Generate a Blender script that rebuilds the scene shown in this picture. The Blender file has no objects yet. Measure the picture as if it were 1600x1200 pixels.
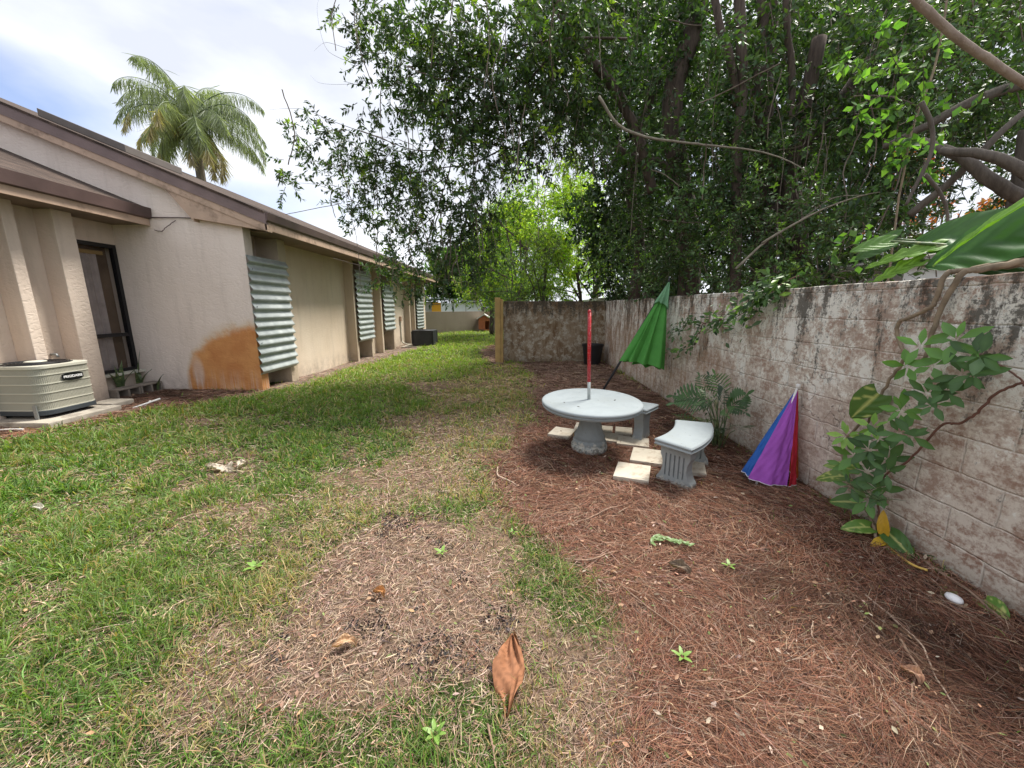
import bpy, bmesh, math, random, json
import numpy as np
from mathutils import Vector, Matrix
random.seed(11); RNG = np.random.default_rng(7)
PI = math.pi; R = math.radians
scene = bpy.context.scene
COL = scene.collection

# ---------------------------------------------------------------- materials
def new_mat(name):
    m = bpy.data.materials.new(name); m.use_nodes = True
    nt = m.node_tree; nt.nodes.clear()
    out = nt.nodes.new('ShaderNodeOutputMaterial')
    b = nt.nodes.new('ShaderNodeBsdfPrincipled')
    nt.links.new(b.outputs[0], out.inputs[0])
    return m, nt, b, out
def N(nt, t, **kw):
    n = nt.nodes.new(t)
    for k, v in kw.items():
        if k.startswith('i_'):
            n.inputs[k[2:].replace('_', ' ')].default_value = v
        elif k.startswith('n_'):
            n.inputs[int(k[2:])].default_value = v
        else: setattr(n, k, v)
    return n
def LK(nt, a, b): nt.links.new(a, b)
def coords(nt, kind='Object', scale=None):
    tc = N(nt, 'ShaderNodeTexCoord')
    o = tc.outputs[kind]
    if scale:
        mp = N(nt, 'ShaderNodeMapping'); mp.inputs['Scale'].default_value = scale
        LK(nt, o, mp.inputs[0]); o = mp.outputs[0]
    return o
def noise(nt, vec, scale, detail=4, rough=.55):
    n = N(nt, 'ShaderNodeTexNoise'); n.inputs['Scale'].default_value = scale
    n.inputs['Detail'].default_value = detail; n.inputs['Roughness'].default_value = rough
    LK(nt, vec, n.inputs['Vector']); return n.outputs['Fac']
def ramp(nt, fac, stops, interp='LINEAR'):
    r = N(nt, 'ShaderNodeValToRGB'); cr = r.color_ramp; cr.interpolation = interp
    while len(cr.elements) < len(stops): cr.elements.new(.5)
    for e, (p, c) in zip(cr.elements, stops):
        e.position = p
        e.color = (c, c, c, 1) if isinstance(c, (int, float)) else (*c, 1)
    LK(nt, fac, r.inputs[0]); return r.outputs[0]
def mix(nt, fac, a, b, mode='MIX'):
    m = N(nt, 'ShaderNodeMix', data_type='RGBA', blend_type=mode)
    for sock, v in ((0, fac), (6, a), (7, b)):
        if hasattr(v, 'is_output'): LK(nt, v, m.inputs[sock])
        elif sock == 0: m.inputs[0].default_value = v
        else: m.inputs[sock].default_value = (*v, 1)
    return m.outputs[2]
def math_(nt, op, a, b=0., c=None, clamp=False):
    m = N(nt, 'ShaderNodeMath', operation=op); m.use_clamp = clamp
    for i, v in enumerate((a, b, c)):
        if v is None: continue
        if hasattr(v, 'is_output'): LK(nt, v, m.inputs[i])
        else: m.inputs[i].default_value = v
    return m.outputs[0]
def bump(nt, b, h, strength=.3, dist=.01, prev=None):
    n = N(nt, 'ShaderNodeBump'); n.inputs['Strength'].default_value = strength
    n.inputs['Distance'].default_value = dist; LK(nt, h, n.inputs['Height'])
    if prev is not None: LK(nt, prev, n.inputs['Normal'])
    LK(nt, n.outputs[0], b.inputs['Normal']); return n.outputs[0]
def xyz(nt, vec):
    s = N(nt, 'ShaderNodeSeparateXYZ'); LK(nt, vec, s.inputs[0]); return s.outputs

def simple(name, col, rough=.6, metal=0., var=.12, vs=6., bs=40., bst=.15, spec=.4, dirt=None, dirts=3.):
    m, nt, b, o = new_mat(name)
    v = coords(nt)
    f = noise(nt, v, vs, 5)
    c = mix(nt, ramp(nt, f, [(.3, 0.), (.7, 1.)]), tuple(x*(1-var) for x in col), tuple(min(1, x*(1+var)) for x in col))
    if dirt:
        g = ramp(nt, noise(nt, v, dirts, 8, .7), [(.52, 0.), (.68, 1.)])
        c = mix(nt, g, c, dirt)
    LK(nt, c, b.inputs['Base Color'])
    b.inputs['Roughness'].default_value = rough; b.inputs['Metallic'].default_value = metal
    b.inputs['Specular IOR Level'].default_value = spec
    if bst: bump(nt, b, noise(nt, v, bs, 4), bst, .004)
    return m

def stucco(name, c1, c2, stain=None, spray=False, rough_scale=9.):
    m, nt, b, o = new_mat(name)
    v = coords(nt)
    big = noise(nt, v, .9, 6, .6)
    c = mix(nt, ramp(nt, big, [(.35, 0.), (.7, 1.)]), c1, c2)
    s2 = coords(nt, 'Object', (3., 3., .35))
    streak = ramp(nt, noise(nt, s2, 2.2, 6, .65), [(.5, 0.), (.8, 1.)])
    c = mix(nt, math_(nt, 'MULTIPLY', streak, .22), c, stain or (.2, .15, .11))
    sp = ramp(nt, noise(nt, v, 60., 3, .7), [(.66, 0.), (.78, 1.)])
    c = mix(nt, math_(nt, 'MULTIPLY', sp, .25), c, (.14, .1, .08))
    X, Y, Z = xyz(nt, v)
    low = N(nt, 'ShaderNodeMapRange'); low.inputs[1].default_value = .35; low.inputs[2].default_value = -.05
    LK(nt, Z, low.inputs[0])
    lw = math_(nt, 'MULTIPLY', low.outputs[0], ramp(nt, noise(nt, v, 5., 6, .7), [(.35, 0.), (.65, 1.)]), clamp=True)
    c = mix(nt, math_(nt, 'MULTIPLY', lw, .55), c, (.13, .1, .075))
    if spray:
        # orange rust-coloured spray stain at the foot of the corner: an arc with a soft edge and runs below it
        dx = math_(nt, 'DIVIDE', math_(nt, 'SUBTRACT', X, -4.62), 1.42)
        wob = math_(nt, 'MULTIPLY', math_(nt, 'SUBTRACT', noise(nt, v, 3.2, 7, .68), .5), .42)
        arc = math_(nt, 'SQRT', math_(nt, 'SUBTRACT', 1., math_(nt, 'MULTIPLY', dx, dx), clamp=True))
        top = math_(nt, 'ADD', math_(nt, 'MULTIPLY', arc, 1.17), math_(nt, 'ADD', wob, .02))
        d = math_(nt, 'SUBTRACT', top, Z)
        e1 = N(nt, 'ShaderNodeMapRange'); e1.interpolation_type = 'SMOOTHSTEP'
        e1.inputs[1].default_value = -.16; e1.inputs[2].default_value = .16; LK(nt, d, e1.inputs[0])
        e2 = N(nt, 'ShaderNodeMapRange'); e2.interpolation_type = 'SMOOTHSTEP'
        e2.inputs[1].default_value = 1.06; e2.inputs[2].default_value = .90
        LK(nt, math_(nt, 'ADD', math_(nt, 'ABSOLUTE', dx), math_(nt, 'MULTIPLY', wob, .3)), e2.inputs[0])
        f = math_(nt, 'MULTIPLY', e1.outputs[0], e2.outputs[0], clamp=True)
        runs = coords(nt, 'Object', (30., 30., 1.2))
        rn = ramp(nt, noise(nt, runs, 1., 4, .6), [(.45, 0.), (.68, 1.)])
        lowr = N(nt, 'ShaderNodeMapRange'); lowr.inputs[1].default_value = .42; lowr.inputs[2].default_value = .05
        LK(nt, Z, lowr.inputs[0])
        thin = math_(nt, 'MULTIPLY', math_(nt, 'MULTIPLY', rn, lowr.outputs[0]), .5)
        # pale rubbed patch near its left end
        px = math_(nt, 'DIVIDE', math_(nt, 'SUBTRACT', X, -5.78), .11)
        pz = math_(nt, 'DIVIDE', math_(nt, 'SUBTRACT', Z, .35), .28)
        rr = math_(nt, 'ADD', math_(nt, 'MULTIPLY', px, px), math_(nt, 'MULTIPLY', pz, pz))
        pale = N(nt, 'ShaderNodeMapRange'); pale.interpolation_type = 'SMOOTHSTEP'
        pale.inputs[1].default_value = 1.5; pale.inputs[2].default_value = .1; LK(nt, rr, pale.inputs[0])
        ff = math_(nt, 'SUBTRACT', f, thin, clamp=True)
        ff = math_(nt, 'SUBTRACT', ff, math_(nt, 'MULTIPLY', pale.outputs[0], .5), clamp=True)
        oc = mix(nt, ramp(nt, noise(nt, v, 3., 5, .6), [(.35, 0.), (.65, 1.)]), (.52, .20, .05), (.66, .31, .095))
        oc = mix(nt, ramp(nt, f, [(.2, 1.), (.9, 0.)]), oc, (.60, .42, .19))
        c = mix(nt, math_(nt, 'MULTIPLY', ff, .93), c, oc)
    LK(nt, c, b.inputs['Base Color']); b.inputs['Roughness'].default_value = .92
    b.inputs['Specular IOR Level'].default_value = .15
    # trowelled stucco: ridges broken by low noise
    vs = coords(nt, 'Object', (1., 1., 1.7))
    n1 = N(nt, 'ShaderNodeTexNoise'); n1.inputs['Scale'].default_value = rough_scale; n1.inputs['Detail'].default_value = 6
    n1.inputs['Roughness'].default_value = .5; n1.inputs['Distortion'].default_value = 1.6
    LK(nt, vs, n1.inputs['Vector'])
    h = ramp(nt, n1.outputs['Fac'], [(.38, 0.), (.5, .75), (.62, 1.)])
    fine = noise(nt, v, 70., 4, .6)
    h = math_(nt, 'ADD', h, math_(nt, 'MULTIPLY', fine, .35))
    bump(nt, b, h, .5, .006)
    return m

def attr_mat(name, rough=.6, spec=.3, trans=0., bumps=0., sheen=False):
    m, nt, b, o = new_mat(name)
    a = N(nt, 'ShaderNodeAttribute'); a.attribute_name = 'Col'
    LK(nt, a.outputs['Color'], b.inputs['Base Color'])
    b.inputs['Roughness'].default_value = rough; b.inputs['Specular IOR Level'].default_value = spec
    if trans:
        t = N(nt, 'ShaderNodeBsdfTranslucent')
        c2 = mix(nt, 1., a.outputs['Color'], (1.5, 1.7, .5), 'MULTIPLY')
        LK(nt, c2, t.inputs[0])
        ms = N(nt, 'ShaderNodeMixShader'); ms.inputs[0].default_value = trans
        LK(nt, b.outputs[0], ms.inputs[1]); LK(nt, t.outputs[0], ms.inputs[2]); LK(nt, ms.outputs[0], o.inputs[0])
    return m

M = {}
M['leaf'] = attr_mat('leaf_gloss', .44, .42, .24)
M['leaf_soft'] = attr_mat('leaf_soft', .55, .3, .42)
M['grass'] = attr_mat('grass_blade', .5, .35, .35)
M['straw'] = attr_mat('dry_strand', .75, .2, 0.)
M['stucco'] = stucco('pink_beige_stucco', (.64, .53, .445), (.71, .60, .51))
M['stucco_spray'] = stucco('gable_stucco', (.73, .63, .565), (.81, .71, .645), spray=True)
M['stucco_side'] = stucco('sand_stucco', (.68, .56, .435), (.76, .65, .53), rough_scale=26.)
M['fin'] = stucco('pilaster_stucco', (.50, .41, .31), (.58, .49, .38), rough_scale=14.)
M['eave_tan'] = simple('tan_fascia_paint', (.50, .36, .27), .6, var=.1, vs=4, dirt=(.22, .15, .11), dirts=2.5)
M['eave_brown'] = simple('brown_drip_metal', (.10, .065, .06), .45, var=.2, vs=3)
M['rake_brown'] = simple('mauve_brown_rake_board', (.20, .145, .14), .6, var=.15, vs=3)
M['soffit'] = simple('brown_soffit', (.2, .15, .11), .7, var=.2, vs=3)
M['black_frame'] = simple('bronze_window_frame', (.012, .012, .014), .35, var=.1)
M['dark_room'] = simple('dark_recess', (.03, .025, .02), .9)
M['concrete'] = simple('pad_concrete', (.42, .38, .32), .9, var=.2, vs=7, bs=60, bst=.4, dirt=(.2, .17, .14))
M['block_conc'] = simple('block_concrete', (.27, .235, .20), .95, var=.2, vs=12, bs=90, bst=.5, dirt=(.12, .1, .08))
M['paver'] = simple('cream_paver', (.52, .47, .385), .85, var=.08, vs=5, bs=50, bst=.3, dirt=(.34, .27, .2), dirts=9.)
M['ac_cream'] = simple('cream_enamel', (.55, .54, .46), .4, var=.04, vs=3, bst=0.)
M['ac_grill'] = simple('cream_louver', (.36, .35, .29), .5, var=.05, vs=3, bst=0.)
M['ac_base'] = simple('slate_base', (.045, .055, .065), .5)
M['black_plastic'] = simple('black_plastic', (.018, .018, .02), .45, var=.2)
M['dark_metal'] = simple('dark_ac_metal', (.035, .035, .038), .45, var=.2)
M['steel'] = simple('galvanised_strap', (.3, .32, .33), .4, .6)
M['white_pvc'] = simple('white_pvc', (.75, .74, .72), .4, var=.05)
M['white'] = simple('white_lettering', (.85, .85, .85), .4, var=0., bst=0.)
M['black_badge'] = simple('black_badge', (.01, .012, .014), .25, var=0., bst=0.)
M['red_pole'] = simple('red_paint', (.42, .010, .018), .35, var=.25, vs=30, dirt=(.5, .3, .28), dirts=60.)
M['grey_pole'] = simple('grey_sleeve', (.42, .45, .44), .4, .2, var=.15, vs=20)
M['dark_pole'] = simple('dark_pole', (.035, .035, .04), .4, .3)
M['wood_post'] = simple('treated_pine', (.50, .33, .13), .75, var=.18, vs=4)
M['red_brick_paint'] = simple('terracotta_paint', (.42, .13, .06), .7, var=.15)
M['fence_wood'] = simple('weathered_fence', (.24, .16, .105), .85, var=.3, vs=3)
M['pale_roof'] = simple('pale_roof', (.6, .57, .55), .7)
M['far_white'] = simple('white_siding', (.8, .82, .83), .6, var=.05)
M['orange_door'] = simple('orange_door', (.75, .36, .02), .5, var=.05)
M['far_grey'] = simple('grey_stone', (.35, .33, .29), .8, var=.25, vs=5)
M['far_roof'] = simple('grey_green_roof', (.27, .32, .31), .7)
M['curtain'] = simple('lace_curtain', (.50, .43, .41), .9, var=.15, vs=8)
M['solar'] = simple('skylight_frame', (.13, .11, .10), .5)
M['shell'] = simple('white_shell', (.85, .85, .86), .3, var=.03)
M['dead_leaf'] = attr_mat('dead_leaf', .75, .2, .08)
M['stick'] = simple('twig_bark', (.26, .17, .12), .85, var=.3, vs=30)
M['stem_yellow'] = simple('yellow_stem', (.62, .42, .10), .5, var=.15, vs=20)
M['vine'] = simple('woody_vine', (.24, .185, .13), .85, var=.35, vs=18, bs=70, bst=.5)
M['stem_red'] = simple('red_brown_stem', (.15, .07, .05), .7, var=.3, vs=20)

def bark(name, a, bcol):
    m, nt, b, o = new_mat(name)
    v = coords(nt, 'Object', (9, 9, 1.6))
    f = noise(nt, v, 2., 8, .7)
    c = mix(nt, ramp(nt, f, [(.35, 0.), (.65, 1.)]), a, bcol)
    LK(nt, c, b.inputs['Base Color']); b.inputs['Roughness'].default_value = .95
    bump(nt, b, f, .7, .03); return m
M['bark'] = bark('ficus_bark', (.05, .036, .03), (.135, .10, .082))
M['bark_pale'] = bark('pale_bark', (.15, .13, .10), (.27, .235, .19))
M['bark_grey'] = bark('grey_bark', (.085, .07, .06), (.165, .14, .12))
M['bark_dead'] = bark('dead_limb', (.27, .20, .165), (.40, .32, .27))
M['palm_trunk'] = bark('palm_bark', (.16, .13, .1), (.3, .26, .2))

def shingle():
    m, nt, b, o = new_mat('brown_shingle')
    v = coords(nt)
    X, Y, Z = xyz(nt, v)
    cx = N(nt, 'ShaderNodeCombineXYZ'); LK(nt, Y, cx.inputs[0])
    LK(nt, math_(nt, 'MULTIPLY', X, 1.08), cx.inputs[1])
    br = N(nt, 'ShaderNodeTexBrick'); br.offset = .5
    for k, val in (('Scale', 1.), ('Mortar Size', .006), ('Brick Width', .3), ('Row Height', .145), ('Bias', 0.)): br.inputs[k].default_value = val
    br.inputs['Color1'].default_value = (.12, .08, .062, 1); br.inputs['Color2'].default_value = (.22, .16, .13, 1)
    br.inputs['Mortar'].default_value = (.06, .04, .035, 1)
    LK(nt, cx.outputs[0], br.inputs['Vector'])
    g = noise(nt, v, 90., 3, .7)
    c = mix(nt, .6, br.outputs['Color'], ramp(nt, g, [(.3, (.05, .035, .028)), (.7, (.42, .34, .28))]), 'OVERLAY')
    p = ramp(nt, noise(nt, v, 1.3, 5, .6), [(.45, 0.), (.65, 1.)])
    c = mix(nt, math_(nt, 'MULTIPLY', p, .5), c, (.16, .105, .08))
    st = ramp(nt, noise(nt, coords(nt, 'Object', (1.2, 9., 1.2)), 3., 7, .7), [(.4, .28), (.62, .72)])
    c = mix(nt, 1., c, st, 'MULTIPLY')
    LK(nt, c, b.inputs['Base Color']); b.inputs['Roughness'].default_value = .95
    bump(nt, b, math_(nt, 'ADD', br.outputs['Fac'], g), .6, .006); return m
M['shingle'] = shingle()

def metal_shutter():
    m, nt, b, o = new_mat('galvanised_shutter')
    v = coords(nt)
    f = noise(nt, v, 5., 6, .6)
    c = mix(nt, ramp(nt, f, [(.35, 0.), (.7, 1.)]), (.36, .395, .395), (.50, .535, .53))
    fn = coords(nt, 'Object', (1, 12, 1))
    s = ramp(nt, noise(nt, coords(nt, 'Object', (2, 3, 40)), 2., 4, .6), [(.55, 0.), (.75, 1.)])
    c = mix(nt, math_(nt, 'MULTIPLY', s, .35), c, (.18, .19, .17))
    LK(nt, c, b.inputs['Base Color']); b.inputs['Metallic'].default_value = .35
    LK(nt, ramp(nt, f, [(.3, .34), (.7, .5)]), b.inputs['Roughness']); return m
M['shutter'] = metal_shutter()

def wall_mat(name, back=False):
    """old block wall: white paint worn through to brown block, dark mould from the top, rusty runs"""
    m, nt, b, o = new_mat(name)
    v = coords(nt)
    X, Y, Z = xyz(nt, v)
    along = X if back else Y
    cx = N(nt, 'ShaderNodeCombineXYZ'); LK(nt, along, cx.inputs[0]); LK(nt, Z, cx.inputs[1])
    w0 = N(nt, 'ShaderNodeTexNoise'); w0.inputs['Scale'].default_value = 7.; w0.inputs['Detail'].default_value = 5.
    LK(nt, v, w0.inputs['Vector'])
    wv = N(nt, 'ShaderNodeVectorMath', operation='MULTIPLY_ADD'); wv.inputs[1].default_value = (.03, .03, 0)
    LK(nt, w0.outputs['Color'], wv.inputs[0]); LK(nt, cx.outputs[0], wv.inputs[2])
    br = N(nt, 'ShaderNodeTexBrick'); br.offset = .5
    for k, val in (('Scale', 1.), ('Mortar Size', .009), ('Mortar Smooth', 1.), ('Brick Width', .406), ('Row Height', .2035), ('Bias', 0.)): br.inputs[k].default_value = val
    LK(nt, wv.outputs[0], br.inputs['Vector'])
    br.inputs['Color1'].default_value = (0, 0, 0, 1); br.inputs['Color2'].default_value = (1, 1, 1, 1)
    joint = br.outputs['Fac']; tint = br.outputs['Color']
    strk = coords(nt, 'Object', (4.5, 4.5, 1.) if not back else (6., 6., 1.1))
    n_strk = noise(nt, strk, 1.5, 9, .72)
    n_big = noise(nt, v, 1.1, 7, .62)
    n_mid = noise(nt, v, 5.5, 9, .72)
    n_fine = noise(nt, v, 38., 8, .75)
    nh = coords(nt, 'Object', (3., 3., 9.))
    n_h = noise(nt, nh, 3., 8, .72)
    if back:
        bare = mix(nt, ramp(nt, n_strk, [(.35, 0.), (.62, 1.)]), (.17, .10, .052), (.37, .29, .205))
        c = mix(nt, ramp(nt, math_(nt, 'MULTIPLY', n_mid, math_(nt, 'ADD', n_fine, .5)), [(.48, 0.), (.60, 1.)]), bare, (.52, .47, .39))
    else:
        bare = mix(nt, ramp(nt, n_big, [(.38, 0.), (.62, 1.)]), (.32, .195, .145), (.47, .375, .31))
        bare = mix(nt, math_(nt, 'MULTIPLY', tint, .4), bare, (.44, .38, .33))
        # film of white paint, mostly worn: scratchy
        k = math_(nt, 'ADD', math_(nt, 'MULTIPLY', n_mid, .55), math_(nt, 'ADD', math_(nt, 'MULTIPLY', n_fine, .45), math_(nt, 'MULTIPLY', n_h, .35)))
        k = math_(nt, 'ADD', k, math_(nt, 'MULTIPLY', joint, .05))
        film = ramp(nt, k, [(.61, 0.), (.73, .92)])
        c = mix(nt, film, bare, (.72, .66, .58))
        c = mix(nt, math_(nt, 'MULTIPLY', joint, ramp(nt, n_mid, [(.40, 0.), (.62, .42)])), c, (.60, .55, .50))
        # brighter paint islands, more near the top
        zt = N(nt, 'ShaderNodeMapRange'); zt.inputs[1].default_value = .5; zt.inputs[2].default_value = 1.5; zt.inputs[3].default_value = 0; zt.inputs[4].default_value = .10
        LK(nt, Z, zt.inputs[0])
        isl = math_(nt, 'ADD', math_(nt, 'ADD', math_(nt, 'MULTIPLY', n_mid, .6), math_(nt, 'MULTIPLY', n_fine, .4)), zt.outputs[0])
        isl = math_(nt, 'ADD', isl, math_(nt, 'MULTIPLY', n_big, .2))
        c = mix(nt, ramp(nt, isl, [(.67, 0.), (.71, 1.)]), c, (.80, .78, .72))
        # rusty brown runs, mostly farther down the wall
        ya = N(nt, 'ShaderNodeMapRange'); ya.inputs[1].default_value = 3.6; ya.inputs[2].default_value = 5.5
        LK(nt, Y, ya.inputs[0])
        rust = math_(nt, 'MULTIPLY', ramp(nt, n_strk, [(.44, 0.), (.64, .9)]), math_(nt, 'ADD', math_(nt, 'MULTIPLY', ya.outputs[0], .75), .1))
        c = mix(nt, rust, c, (.33, .19, .10))
        c = mix(nt, ramp(nt, math_(nt, 'MULTIPLY', n_strk, n_fine), [(.34, 0.), (.42, .75)]), c, (.58, .54, .48))
    # mould from the top edge, running down
    zz = N(nt, 'ShaderNodeMapRange'); zz.inputs[1].default_value = 1.0 if back else .75; zz.inputs[2].default_value = 1.66
    LK(nt, Z, zz.inputs[0])
    mo = math_(nt, 'MULTIPLY', zz.outputs[0], 1.)
    kk = math_(nt, 'ADD', math_(nt, 'MULTIPLY', n_strk, .55), math_(nt, 'ADD', math_(nt, 'MULTIPLY', n_fine, .45), math_(nt, 'MULTIPLY', mo, .16 if back else .125)))
    c = mix(nt, math_(nt, 'MULTIPLY', ramp(nt, kk, [(.585, 0.), (.64, 1.)]), .85), c, (.05, .043, .034))
    # pits and hairline cracks
    vo = N(nt, 'ShaderNodeTexVoronoi', feature='DISTANCE_TO_EDGE'); vo.inputs['Scale'].default_value = 2.6
    wv2 = N(nt, 'ShaderNodeVectorMath', operation='MULTIPLY_ADD'); wv2.inputs[1].default_value = (.35, .35, .35)
    LK(nt, w0.outputs['Color'], wv2.inputs[0]); LK(nt, v, wv2.inputs[2]); LK(nt, wv2.outputs[0], vo.inputs['Vector'])
    crack = math_(nt, 'MULTIPLY', ramp(nt, vo.outputs['Distance'], [(.004, 1.), (.014, 0.)]), ramp(nt, n_big, [(.5, 0.), (.6, .8)]))
    c = mix(nt, crack, c, (.07, .055, .045))
    # darker brown towards the foot, broken up by noise
    ft = N(nt, 'ShaderNodeMapRange'); ft.inputs[1].default_value = .2; ft.inputs[2].default_value = -.02
    LK(nt, Z, ft.inputs[0])
    c = mix(nt, math_(nt, 'MULTIPLY', math_(nt, 'MULTIPLY', ft.outputs[0], n_mid), .9, clamp=True), c, (.12, .10, .07))
    LK(nt, c, b.inputs['Base Color']); b.inputs['Roughness'].default_value = .93; b.inputs['Specular IOR Level'].default_value = .15
    h = math_(nt, 'ADD', math_(nt, 'MULTIPLY', joint, -.8 if not back else -.1), math_(nt, 'ADD', math_(nt, 'MULTIPLY', n_fine, .7), math_(nt, 'MULTIPLY', n_mid, .6)))
    h = math_(nt, 'SUBTRACT', h, math_(nt, 'MULTIPLY', crack, .5))
    bump(nt, b, h, .75, .012)
    return m
M['wall'] = wall_mat('old_painted_block')
M['wall_back'] = wall_mat('old_stained_render', True)
M['far_wall'] = stucco('taupe_far_wall', (.30, .245, .19), (.35, .29, .225), rough_scale=20.)

def cast_mat(name, col, stained, zs=.15):
    m, nt, b, o = new_mat(name)
    v = coords(nt)
    X, Y, Z = xyz(nt, v)
    f = noise(nt, v, 9., 7, .65)
    c = mix(nt, ramp(nt, f, [(.35, 0.), (.65, 1.)]), tuple(x*.88 for x in col), col)
    spots = ramp(nt, noise(nt, v, 34., 3, .55), [(.69, 0.), (.72, 1.)])
    alg = ramp(nt, noise(nt, v, 4.5, 8, .7), [(.5, 0.), (.72, .45)])
    c = mix(nt, alg, c, tuple(x*.62 for x in (col[0]*1.05, col[1], col[2]*.85)))
    c = mix(nt, math_(nt, 'MULTIPLY', spots, .6), c, (.16, .15, .13))
    if stained:
        zz = N(nt, 'ShaderNodeMapRange'); zz.inputs[1].default_value = zs; zz.inputs[2].default_value = zs*.3
        LK(nt, Z, zz.inputs[0])
        k = math_(nt, 'ADD', math_(nt, 'MULTIPLY', zz.outputs[0], .24), math_(nt, 'MULTIPLY', noise(nt, v, 14., 8, .7), 1.))
        c = mix(nt, ramp(nt, k, [(.66, 0.), (.74, .9)]), c, (.50, .485, .43))
        k2 = math_(nt, 'ADD', math_(nt, 'MULTIPLY', zz.outputs[0], .25), noise(nt, v, 31., 8, .75))
        c = mix(nt, ramp(nt, k2, [(.72, 0.), (.80, .8)]), c, (.10, .095, .08))
    LK(nt, c, b.inputs['Base Color']); b.inputs['Roughness'].default_value = .75; b.inputs['Specular IOR Level'].default_value = .3
    bump(nt, b, noise(nt, v, 60., 6, .7), .3, .004)
    return m
M['cast'] = cast_mat('pale_blue_cast_stone', (.315, .355, .375), False)
M['cast_leg'] = cast_mat('grey_cast_stone', (.30, .325, .33), True, .08)
M['cast_ped'] = cast_mat('grey_cast_pedestal', (.27, .30, .31), True, .16)

def fabric(name, col, var=.12):
    m, nt, b, o = new_mat(name)
    v = coords(nt)
    f = noise(nt, v, 5., 5, .6)
    c = mix(nt, ramp(nt, f, [(.3, 0.), (.7, 1.)]), tuple(x*(1-var) for x in col), tuple(min(1, x*(1+var)) for x in col))
    LK(nt, c, b.inputs['Base Color']); b.inputs['Roughness'].default_value = .75
    t = N(nt, 'ShaderNodeBsdfTranslucent'); LK(nt, c, t.inputs[0])
    ms = N(nt, 'ShaderNodeMixShader'); ms.inputs[0].default_value = .18
    LK(nt, b.outputs[0], ms.inputs[1]); LK(nt, t.outputs[0], ms.inputs[2]); LK(nt, ms.outputs[0], o.inputs[0])
    bump(nt, b, noise(nt, v, 14., 3), .35, .02)
    return m
M['fab_green'] = fabric('green_canopy', (.085, .33, .055))
M['fab_green2'] = fabric('faded_green_cap', (.17, .36, .19))
M['fab_blue'] = fabric('blue_panel', (.02, .12, .44))
M['fab_purple'] = fabric('purple_panel', (.38, .09, .50))
M['fab_red'] = fabric('red_panel', (.45, .012, .03))
M['fab_orange'] = fabric('orange_panel', (.62, .14, .02))
M['fab_white'] = fabric('white_trim', (.75, .72, .74))

def glass(thin=.55, name='window_glass'):
    m, nt, b, o = new_mat(name)
    b.inputs['Base Color'].default_value = (.02, .02, .022, 1); b.inputs['Roughness'].default_value = .06
    b.inputs['Specular IOR Level'].default_value = .5
    b.inputs['Alpha'].default_value = 1.
    t = N(nt, 'ShaderNodeBsdfTransparent')
    ms = N(nt, 'ShaderNodeMixShader'); ms.inputs[0].default_value = thin
    LK(nt, b.outputs[0], ms.inputs[1]); LK(nt, t.outputs[0], ms.inputs[2]); LK(nt, ms.outputs[0], o.inputs[0])
    return m
M['glass'] = glass()
M['glass_thin'] = glass(.86, 'thin_window_glass')

def ground_mat():
    m, nt, b, o = new_mat('ground')
    a = N(nt, 'ShaderNodeAttribute'); a.attribute_name = 'Mask'     # r green, g mulch, b bare soil
    s = N(nt, 'ShaderNodeSeparateColor'); LK(nt, a.outputs['Color'], s.inputs[0])
    v = coords(nt)
    n1 = noise(nt, v, 60., 8, .7); n2 = noise(nt, v, 9., 8, .7); n3 = noise(nt, v, 200., 4, .7)
    thatch = mix(nt, ramp(nt, n1, [(.35, 0.), (.65, 1.)]), (.10, .065, .045), (.27, .19, .13))
    green = mix(nt, ramp(nt, n1, [(.35, 0.), (.65, 1.)]), (.02, .03, .008), (.075, .10, .028))  # dark base colour stands for the shade between grass blades
    mulch = mix(nt, ramp(nt, n1, [(.35, 0.), (.68, 1.)]), (.045, .024, .018), (.15, .075, .05))
    soil = mix(nt, ramp(nt, n2, [(.35, 0.), (.65, 1.)]), (.12, .085, .065), (.30, .24, .195))
    wob = math_(nt, 'MULTIPLY', math_(nt, 'SUBTRACT', n2, .5), .9)
    def sel(x): return ramp(nt, math_(nt, 'ADD', x, wob), [(.4, 0.), (.6, 1.)])
    c = mix(nt, sel(s.outputs[0]), thatch, green)
    c = mix(nt, sel(s.outputs[1]), c, mulch)
    c = mix(nt, sel(s.outputs[2]), c, soil)
    c = mix(nt, ramp(nt, n3, [(.62, 0.), (.72, .7)]), c, (.03, .022, .018))
    LK(nt, c, b.inputs['Base Color']); b.inputs['Roughness'].default_value = 1.; b.inputs['Specular IOR Level'].default_value = .1
    bump(nt, b, math_(nt, 'ADD', n1, n2), .9, .02)
    return m
M['ground'] = ground_mat()

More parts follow.
